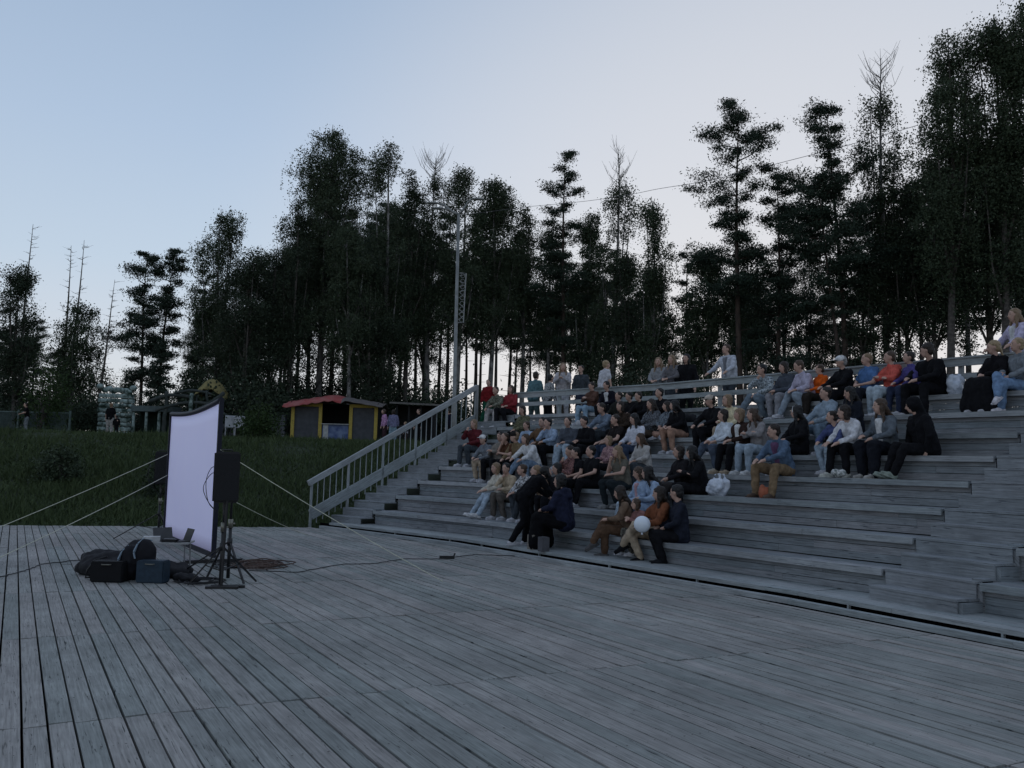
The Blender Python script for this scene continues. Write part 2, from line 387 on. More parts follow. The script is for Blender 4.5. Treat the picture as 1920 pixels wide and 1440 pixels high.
# stairs: left flight and the aisle, half steps
def flight(name,P,t,n,w_at,n0=0,steps=16,wright=None):
    """P front-left corner, t along the row, n outward"""
    st=empty(name); st.parent=GS
    for k in range(steps):
        d=D1-.33+k*RUN/2; z=.14+RISE/2*(k+1)-.03
        mb=MB()
        a,b=w_at(d)
        # tread of two boards and a riser
        x=(b-a).normalized(); nn=V((-x.y,x.x,0))
        tt_=.35+.3*random.random(); quadbox(mb,a,b,nn,.19,z-.03,z,t=tt_,sub=9); quadbox(mb,a+nn*.196,b+nn*.196,nn,.19,z-.032,z-.002,t=tt_,sub=9)
        quadbox(mb,a+nn*.006,b+nn*.006,nn,.02,z-.20,z-.033,t=tt_,sub=9)
        mb.build('step',BLUE,st)
    return st
a,b,tA,nAx=SEG[0]
flight('left_stair',FL,tA,nAx,lambda d:(FL+tA*.06+nAx*d,FL+tA*(STW-.035)+nAx*d))
tB,nB=SEG[1][2],SEG[1][3]
flight('aisle_stair',K,tB,nB,lambda d:(K+tB*.745+nB*d,RB+TN*d-TT*.045))
fl=MB()
for k in range(16):
    d=D1-.33+k*RUN/2; z=.14+RISE/2*(k+1)-.07
    fl.box(RB+TN*(d+.205)-TT*.13+V((0,0,z/2)),TN*.17,TT*.14,V((0,0,z/2)))
fl.build('aisle_side_wall',BLUE,GS)
# small dark boxes (step outlets) at the bench ends
for i in range(1,NR+1):
    for (p,nn,tt,sg) in ((rowline(rowd(i))[0],nAx,tA,-1),(rowright(rowd(i))[0],TN,TT,-1)):
        z=rowz(i)-.12; o=MB(); c=p+nn*.20+tt*sg*.085
        hh=.085
        o.box(c+V((0,0,z-.03)),tt*.075,nn*.1,V((0,0,.012)))
        o.box(c+V((0,0,z-.03+2*hh)),tt*.075,nn*.1,V((0,0,.012)))
        o.box(c+tt*sg*.068+V((0,0,z-.03+hh)),tt*.012,nn*.1,V((0,0,hh-.013)))
        bx=o.build('step_box',BLUE,GS)
        q=MB(); q.box(c+nn*.0+tt*sg*-.005+V((0,0,z-.03+hh)),tt*.05,nn*.085,V((0,0,hh-.014))); q.build('shade_fill',SHADEM,bx)  # solid black block paints the shade inside the box opening
# left stair rail
def stair_z(d): return .14+RISE/RUN*(d-D1+.33)+.1
rl=empty('stair_railing'); rl.parent=GS
A=FL-tA*.02
def rp(d,h): return A+nAx*d+V((0,0,h))
dT=5.35
zb0,zb1=.30,2.98; zt0,zt1=1.10,3.93
m=MB(); m.beam(rp(-.07,zt0-.02),rp(dT,zt1-.02),.09,.135); m.build('handrail',RAIL,rl)
m=MB(); m.beam(rp(.02,zb0),rp(dT,zb1),.05,.26); m.build('lower_board',RAIL,rl)
for k in range(31):
    d=.02+(dT-.06)*k/30; fr=(d)/dT; big=k%6==0
    m=MB(); z0=zb0+(zb1-zb0)*fr-(.42 if big else .3); z1=zt0+(zt1-zt0)*fr-.05
    if big and k<30: z0=min(z0,z0)-.1
    w_=.05 if big else .017
    m.beam(rp(d,z0),rp(d,z1),w_,w_,up=tA); m.build('post' if big else 'baluster',RAIL,rl)
m=MB(); m.beam(rp(dT,2.6),rp(dT,zt1+.04),.07,.07,up=tA); m.build('post',RAIL,rl)
# back rest rails behind the top row
br=empty('back_fence'); br.parent=GS
dB=rowd(NR)+.47; zB=rowz(NR)
fa,fb,fc=rowline(dB); fa=FL+tA*(.85)+nAx*dB
rR0,rR1=RB+TN*dB-TT*2.5,RB+TN*dB+TT*4
for (za,zh,nm) in ((.66,.13,'top_rail'),(.40,.11,'middle_rail')):
    m=MB()
    for (p,q) in ((fa,fb),(fb,fc),(fc,rR1)):
        n_=(q-p).normalized(); n_=V((-n_.y,n_.x,0))
        quadbox(m,p,q,n_,.045,zB+za-zh,zB+za,sub=4.0)
        if nm=='top_rail': quadbox(m,p-n_*.03,q-n_*.03,n_,.15,zB+za+.003,zB+za+.035,sub=4)
    m.build(nm,RAIL,br)
for (p,q) in ((fa,fb),(fb,fc),(fc,rR1)):
    L_=(q-p).length; k=max(1,round(L_/1.75)); n_=(q-p).normalized(); n_=V((-n_.y,n_.x,0))
    for j in range(k+1):
        if j==k and q is not rR1: continue
        c=p+(q-p)*j/k+n_*.085; m=MB(); m.beam(c+V((0,0,zB-.5)),c+V((0,0,zB+.655)),.075,.075,up=n_); m.build('post',RAIL,br)
# ---------------------------------------------------------------- people
CL={}
def cloth(rgb,pat=None):
    key=(tuple(rgb),pat)
    if key in CL: return CL[key]
    c=lin(*rgb)[:3]
    m=mat('fabric_%d'%len(CL),c,.9,c2=tuple(x*.6 for x in c) if not pat else lin(*pat)[:3],scale=14 if not pat else 34,bump=.4,spec=.15)
    CL[key]=m; return m
# colours are the cloth's own, not as dimmed by dusk
BK=(26,26,30);WH=(225,225,225);JE=(128,148,170);LJ=(170,186,200);DJ=(58,70,92);NV=(36,44,70);GY=(120,126,134);DG=(70,76,82)
BE=(180,162,140);CR=(214,206,190);BR=(92,62,46);KH=(128,110,84);LB=(160,180,205);PK=(200,160,165);OL=(92,94,76);TE=(120,160,165)
SKIN=mat('skin',(.52,.34,.27),.6,c2=(.45,.28,.215),scale=5)
HAIRC={'black':(.010,.009,.009),'dark':(.025,.016,.011),'brown':(.07,.042,.026),'light':(.24,.16,.095),'blond':(.36,.26,.15),'grey':(.25,.24,.23)}
def hairm(k): return mat('hair_'+k,HAIRC[k],.55,scale=40,bump=.5,stretch=(1,1,.2),spec=.4)
EYEM=mat('eye_dark',(.02,.015,.012),.3); LIPM=mat('lip',(.32,.12,.11),.5)
tex=bpy.data.textures.new('folds','CLOUDS'); tex.noise_scale=.11; tex.noise_depth=2
texh=bpy.data.textures.new('strands','CLOUDS'); texh.noise_scale=.035; texh.noise_depth=3
def remesh(o,vs,disp=None,st=.02,sm_=3):
    r=o.modifiers.new('surface','REMESH'); r.mode='VOXEL'; r.voxel_size=vs; r.use_smooth_shade=True
    if sm_: s=o.modifiers.new('soften','SMOOTH'); s.factor=.5; s.iterations=sm_
    if disp: 
        d=o.modifiers.new('folds','DISPLACE'); d.texture=disp; d.strength=st; d.mid_level=.5; d.texture_coords='LOCAL'
def lerp(a,b,t): return a+(b-a)*t
def person(loc,rz,label,pose='lap',top=BK,bot=BK,hair='dark',hlen=0,shoe=(200,200,205),sc=1.,lean=.12,yaw=0,hood=False,cap=None,sleeve=1,legs='flat',
           wide=1.,skirt=0,pat=None,slim=1.,stand=False,side=0,group=None,dist=20,tilt=0,bpat=None,vest=None,beard=False,band=None):
    """yaw: head turn (+ left). loc: seat point (or foot point when standing)."""
    o=empty('person',loc,rz,label,'person',group)
    fx=lambda x,y,z: V((x,y,z))*sc
    if stand: base=.93; 
    else: base=.10
    # torso
    ly=math.sin(lean);lz=math.cos(lean); sx=math.sin(side)
    P=lambda x,y,z: V((x+sx*z,y+ly*z,base+lz*z))*sc       # torso coords (z from pelvis)
    pel=P(0,0,0); chest=P(0,.0,.34); neckb=P(0,.01,.50)
    sh=[P(s*.165*slim,0,.455) for s in(-1,1)]
    Hc=P(0,.035,.665); 
    if stand and lean>.5: Hc=P(0,.06,.64)
    # arms (wrists given in a frame at the chest)
    W=lambda x,y,z: V((x,y+ly*.3,base-.10+z))*sc
    AR={'lap':[((.235,.10,.33),(.07,.32,.25))]*2,'knees':[((.24,.20,.32),(.13,.42,.24))]*2,
        'chin':[((.235,.14,.33),(.06,.30,.26)),((.17,.30,.33),(.05,.20,.60))],'phone':[((.22,.16,.33),(.05,.33,.42))]*2,
        'crossed':[((.22,.15,.38),(-.10,.24,.36))]*2,'back':[((.26,-.14,.36),(.30,-.22,.12))]*2,
        'hang':[((.24,.03,.29),(.25,.09,.05))]*2,'eat':[((.22,.16,.33),(.06,.32,.33)),((.22,.18,.36),(.05,.24,.56))],
        'lean':[((.24,.02,.29),(.25,.09,.05)),((.26,.22,.30),(.24,.42,.28))],'reach':[((.2,.28,.28),(.16,.62,.10)),((.22,.22,.26),(.18,.50,.05))],
        'rail':[((.27,.16,.32),(.30,.36,.20))]*2,'point':[((.235,.1,.33),(.07,.32,.25)),((.24,.26,.44),(.25,.50,.52))]}[pose]
    arms=[]
    for s,(e,wv),S_ in ((-1,AR[0],sh[0]),(1,AR[1],sh[1])):
        if pose=='reach': el=S_+V((s*.03,.13,-.22))*sc; wr=el+V((-s*.03,.20,-.13))*sc
        else:
            off=V((sx*.3,0,0))*sc
            el=W(s*e[0]*slim,e[1],e[2])+off; wr=W(s*wv[0],wv[1],wv[2])+off
        # keep limb lengths human
        u=el-S_; el=S_+u.normalized()*min(max(u.length,.24*sc),.29*sc)
        u=wr-el; wr=el+u.normalized()*min(max(u.length,.20*sc),.26*sc)
        arms.append((S_,el,wr))
    # legs
    hips=[P(-.085,0,-.02),P(.085,0,-.02)]
    if stand:
        LG={'flat':[((-.10,.03,.50),(-.10,-.01,.07)),((.10,.05,.50),(.11,.0,.07))],
            'step':[((-.09,.16,.52),(-.10,.10,.08)),((.10,.0,.48),(.12,-.28,.10))]}.get(legs,None)
    else:
        LG={'flat':[((-.12,.44,.135),(-.12,.42,-.29)),((.12,.45,.135),(.13,.45,-.29))],
            'apart':[((-.20,.42,.135),(-.20,.46,-.29)),((.20,.43,.135),(.22,.42,-.29))],
            'tucked':[((-.10,.44,.125),(-.09,.28,-.26)),((.10,.45,.13),(.10,.34,-.28))],
            'out':[((-.11,.46,.11),(-.10,.66,-.27)),((.11,.45,.12),(.14,.60,-.28))],
            'cross':[((-.09,.45,.13),(-.05,.42,-.29)),((.05,.46,.25),(-.22,.58,-.10))],
            'crossl':[((-.05,.46,.25),(.22,.58,-.10)),((.09,.45,.13),(.05,.42,-.29))],
            'yoga':[((-.27,.28,.10),(.10,.36,.05)),((.27,.28,.10),(-.10,.33,.07))],
            'one':[((-.12,.44,.135),(-.14,.30,-.27)),((.13,.45,.16),(.20,.62,-.25))]}[legs]
    jr=random.Random(label)
    jit=lambda a,b_,c: V((jr.uniform(-a,a),jr.uniform(-b_,b_),jr.uniform(-c,c)))
    kj=[jit(.05,.03,.012),jit(.05,.03,.012)]; aj=[jit(.06,.08,.0),jit(.06,.08,.0)]
    if stand or skirt==1: kj=aj=[V((0,0,0))]*2
    knees=[(V(LG[i_][0])+kj[i_])*sc for i_ in(0,1)]; ank=[(V(LG[i_][1])+aj[i_])*sc for i_ in(0,1)]
    if not stand: arms=[(S_,e_+jit(.03,.03,.03)*sc,w_+jit(.05,.05,.04)*sc) for S_,e_,w_ in arms]
    hd=Matrix.Rotation(yaw,3,'Z')@Matrix.Rotation(-tilt,3,'X')
    fw=hd@V((0,1,0)); hr=hd@V((1,0,0)); hu=hd@V((0,0,1))
    near=dist<17.5
    # ---- body (one surface)
    b=MB()
    for s in(-1,1): b.cap(P(s*.06,0,0),P(s*.075*slim,.01,.36),.105*slim*sc,.10*slim*sc)
    b.cap(sh[0],sh[1],.052*sc,.052*sc); b.cap(neckb-(neckb-chest)*.2,Hc-V((0,0,.05))*sc-fw*.02*sc,.056*sc,.05*sc)
    for (S_,el,wr) in arms: b.cap(S_,el,.05*sc,.04*sc); b.cap(el,wr,.04*sc,.027*sc)
    for i in(0,1):
        b.cap(hips[i],knees[i],.085*sc,.058*sc); b.cap(knees[i],ank[i],.056*sc,.036*sc)
    HM=Matrix((hr,fw,hu)).transposed()
    b.sphere(Hc+hu*.018*sc,.075*sc,.093*sc,.10*sc,12,9,HM)          # skull
    b.sphere(Hc+fw*.028*sc-hu*.045*sc,.054*sc,.062*sc,.066*sc,10,8,HM)   # jaw
    b.cap(Hc+fw*.088*sc+hu*.012*sc,Hc+fw*.106*sc-hu*.018*sc,.010*sc,.014*sc,7)   # nose
    for s in(-1,1): b.sphere(Hc+hr*s*.077*sc-fw*.005*sc,.012*sc,.022*sc,.033*sc,8,6,HM)
    for s,(S_,el,wr) in zip((-1,1),arms):
        d=(wr-el).normalized(); 
        inn=V((-s,0,0)); inn=(inn-d*inn.dot(d)).normalized(); nn=d.cross(inn)*s
        c=.35 if pose not in('phone','eat','chin') else .8
        palm=wr+d*.05*sc; b.cap(wr,palm+d*.03*sc,.027*sc,.032*sc,8)
        for k in range(4):
            L_=(.036,.042,.040,.032)[k]*sc; base_=wr+d*.085*sc+inn*(.027-.018*k)*sc
            dn=V((0,0,-1)); p1=base_+(d+dn*c*.5).normalized()*L_; p2=p1+(d*.6+dn*c).normalized()*L_*.8
            b.cap(base_,p1,.0095*sc,.009*sc,6); b.cap(p1,p2,.009*sc,.008*sc,6)
        tb=wr+d*.025*sc+inn*.026*sc; t1=tb+(inn*.7+d*.7).normalized()*.035*sc; b.cap(tb,t1,.012*sc,.010*sc,6); b.cap(t1,t1+(d*.9+inn*.2)*.026*sc,.010*sc,.009*sc,6)
    bo=b.build('body',SKIN,o); remesh(bo,(.0125 if near else .016),sm_=2)
    # ---- face
    e=MB()
    for s in(-1,1):
        e.sphere(Hc+hr*s*.031*sc+fw*.086*sc+hu*.020*sc,.010*sc,.006*sc,.006*sc,6,4,HM)
        e.cap(Hc+hr*s*.016*sc+fw*.093*sc+hu*.043*sc,Hc+hr*s*.048*sc+fw*.082*sc+hu*.044*sc,.003*sc,.002*sc,5)
    e.build('eyes',EYEM,o,True)
    e=MB(); e.cap(Hc-hr*.02*sc+fw*.088*sc-hu*.052*sc,Hc+hr*.02*sc+fw*.088*sc-hu*.052*sc,.006*sc,.006*sc,6); e.build('mouth',LIPM,o,True)
    # ---- top
    g=MB(); rr=slim*sc; bulk=1.0
    for s in(-1,1):
        g.cap(P(s*.068,.0,-.02),P(s*.085*slim,.01,.37),.125*rr,.118*rr)
    g.cap(sh[0]-(sh[1]-sh[0])*.02,sh[1]+(sh[1]-sh[0])*.02,.068*sc,.068*sc); g.cap(chest,neckb,.10*sc,.072*sc)
    for (S_,el,wr) in arms:
        if sleeve>=1: g.cap(S_,el,.072*sc,.060*sc); g.cap(el,lerp(el,wr,.94),.060*sc,.044*sc)
        elif sleeve>0: g.cap(S_,lerp(S_,el,sleeve),.070*sc,.062*sc)
    if hood:
        g.cap(P(-.06,-.07,.50),P(.06,-.07,.50),.065*sc,.065*sc); g.cap(P(-.03,-.10,.44),P(.03,-.10,.44),.07*sc,.07*sc)
    if hood=='up':
        g.sphere(Hc-fw*.02*sc+hu*.02*sc,.108*sc,.108*sc,.13*sc,12,9,HM); g.cap(Hc-fw*.05*sc,P(0,-.05,.48),.09*sc,.09*sc)
    tm=cloth(top,pat); to=g.build('jacket' if sleeve>=1 else 'shirt',tm,o); remesh(to,.017 if near else .022,tex,.05,2)
    if vest:
        g=MB()
        for s in(-1,1): g.cap(P(s*.034,.09,-.04),P(s*.030,.088,.44),.050*sc,.050*sc)
        vo=g.build('shirt_front',cloth(vest),o); remesh(vo,.02,None)
    # ---- bottom
    g=MB()
    for i in(0,1):
        g.cap(hips[i]-V((0,0,0)),knees[i],.108*sc,.080*sc*wide)
        if skirt==0: g.cap(knees[i],lerp(knees[i],ank[i],.97),.078*sc*wide,.062*sc*wide)
        elif skirt==.5: g.cap(hips[i],lerp(hips[i],knees[i],.9),.12*sc,.10*sc)
    g.cap(P(-.08,0,-.01),P(.08,0,-.01),.115*sc,.115*sc)
    if skirt==1:
        for tt in (-1.2,-.6,0,.6,1.2):
            k_=lerp(knees[0],knees[1],(tt+1)/2); a_=lerp(ank[0],ank[1],(tt+1)/2)+V((tt*.08,0,.03))*sc
            g.cap(lerp(hips[0],hips[1],(tt+1)/2),k_,.12*sc,.11*sc); g.cap(k_,a_,.12*sc,.13*sc)
    bm_=cloth(bot,bpat); bo2=g.build('skirt' if skirt else 'trousers',bm_,o); remesh(bo2,.017 if near else .022,tex,.042,2)
    # ---- shoes
    for i in(0,1):
        g=MB(); a_=ank[i]; dd=(V((0,1,0)) if not stand or legs!='step' else V((0,1,0)))
        if legs in('cross','crossl') and ((i==1)==(legs=='cross')): dd=V((-.35 if i else .35,.8,-.45)).normalized()
        if legs=='yoga': dd=V((.8 if i==0 else -.8,.4,-.2)).normalized()
        if legs=='out': dd=V((0,.85,.3)).normalized()
        u_=V((0,0,1)); u_=(u_-dd*u_.dot(dd)).normalized()
        h_=a_-u_*.035*sc-dd*.03*sc
        g.cap(h_,h_+dd*.10*sc,.042*sc,.042*sc,10); g.cap(h_+dd*.08*sc-u_*.006*sc,h_+dd*.195*sc-u_*.014*sc,.043*sc,.030*sc,10)
        g.box(h_+dd*.085*sc-u_*.036*sc,dd*.135*sc,dd.cross(u_)*.041*sc,u_*.012*sc)
        g.build('shoe',cloth(shoe),o,True)
    # ---- hair
    if hair and hood!='up':
        g=MB()
        g.sphere(Hc-fw*(.030 if hlen<1 else .024)*sc+hu*.050*sc,.092*sc,.102*sc,.086*sc,12,9,HM); g.sphere(Hc-fw*.05*sc-hu*.005*sc,.082*sc,.070*sc,.085*sc,12,9,HM)
        if hlen>=1:   # bob
            for s in(-1,0,1): g.cap(Hc+hr*s*.055*sc-fw*(.045 if s==0 else .02)*sc+hu*.03*sc,Hc+hr*s*.068*sc-fw*(.06 if s==0 else .015)*sc-hu*.10*sc,.05*sc,.036*sc)
        if hlen>=2:   # long over the back and shoulders
            for s in(-1,-.4,.4,1):
                st_=Hc+hr*s*.055*sc-fw*.05*sc; en=P(s*.10,-.115,.26 if hlen==2 else .12); mid=P(s*.075,-.095,.50)
                g.cap(st_,mid,.045*sc,.042*sc); g.cap(mid,en,.042*sc,.028*sc)
            g.cap(Hc+hr*.07*sc+fw*.005*sc,P(.11,.085,.34),.026*sc,.022*sc)
            g.cap(Hc-hr*.07*sc+fw*.005*sc,P(-.11,.085,.36),.026*sc,.022*sc)
        if hlen==-1:  # tied up
            g.sphere(Hc-fw*.10*sc+hu*.07*sc,.045*sc,None,None,8,6); 
        if hlen==-2:
            g.cap(Hc-fw*.10*sc+hu*.04*sc,Hc-fw*.13*sc-hu*.16*sc,.035*sc,.018*sc)
        ho=g.build('hair',hairm(hair),o); remesh(ho,.012 if near else .016,texh,.034,1)
    if band:
        g=MB(); pts=[Hc+hu*(.115*math.sin(a_))*sc+hr*(.093*math.cos(a_))*sc+fw*.03*sc for a_ in [math.pi*k/10 for k in range(11)]]
        g.tube(pts,.009*sc,6); g.build('headband',cloth(band),o,True)
    if cap:
        g=MB(); g.sphere(Hc-fw*.005*sc+hu*.062*sc,.095*sc,.105*sc,.075*sc,14,8,HM)
        g.sphere(Hc+fw*.12*sc+hu*.062*sc,.062*sc,.070*sc,.010*sc,12,6,HM)
        g.build('cap',cloth(cap),o,True)
    return o
# positions of seats along the rows
SCREEN=V((-5.8,16.3,0))
def seatpos(row,px,back=.30):
    """point on the bench at given row whose image column is px"""
    z=rowz(row); best=None
    if row==0: z=.14
    p0,p1,p2=rowline(rowd(row)+back if row else .4); 
    pts=[(p0-tA*1.2,p1,SEG[0]),(p1,p2+SEG[1][2]*3.0,SEG[1])]
    for a,b,sg in pts:
        for k in range(200):
            q=a+(b-a)*k/199; x,y=proj((q.x,q.y,z+.3))
            if best is None or abs(x-px)<best[0]: best=(abs(x-px),V((q.x,q.y,z)),sg)
    return best[1],best[2]
def sit(row,px,label,turn=0,**k):
    p,sg=seatpos(row,px); n=sg[3]
    # face down the tiers, partly turned towards the screen
    face=-n; ang=math.atan2(face.y,face.x)-math.pi/2
    to=SCREEN-p; a2=math.atan2(to.y,to.x)-math.pi/2
    diff=(a2-ang+math.pi)%(2*math.pi)-math.pi
    rz=ang+diff*.45-turn+random.uniform(-.16,.16)
    if 'yaw' in k: k['yaw']=-k['yaw']
    yaw=(a2-rz+math.pi)%(2*math.pi)-math.pi
    k.setdefault('yaw',max(-1.1,min(1.1,yaw*random.uniform(.6,1.05)))); k.setdefault('lean',random.choice((.05,.15,.25,.33))); k.setdefault('side',random.uniform(-.09,.09)); k.setdefault('tilt',random.uniform(-.05,.30))
    return person(p,rz,label,dist=p.length,**k)
def stand(px,Y,z,rz,label,**k):
    q=aty(px,860,Y); return person(V((q.x,q.y,z)),rz,label,stand=True,dist=Y,lean=k.pop('lean',.03),**k)
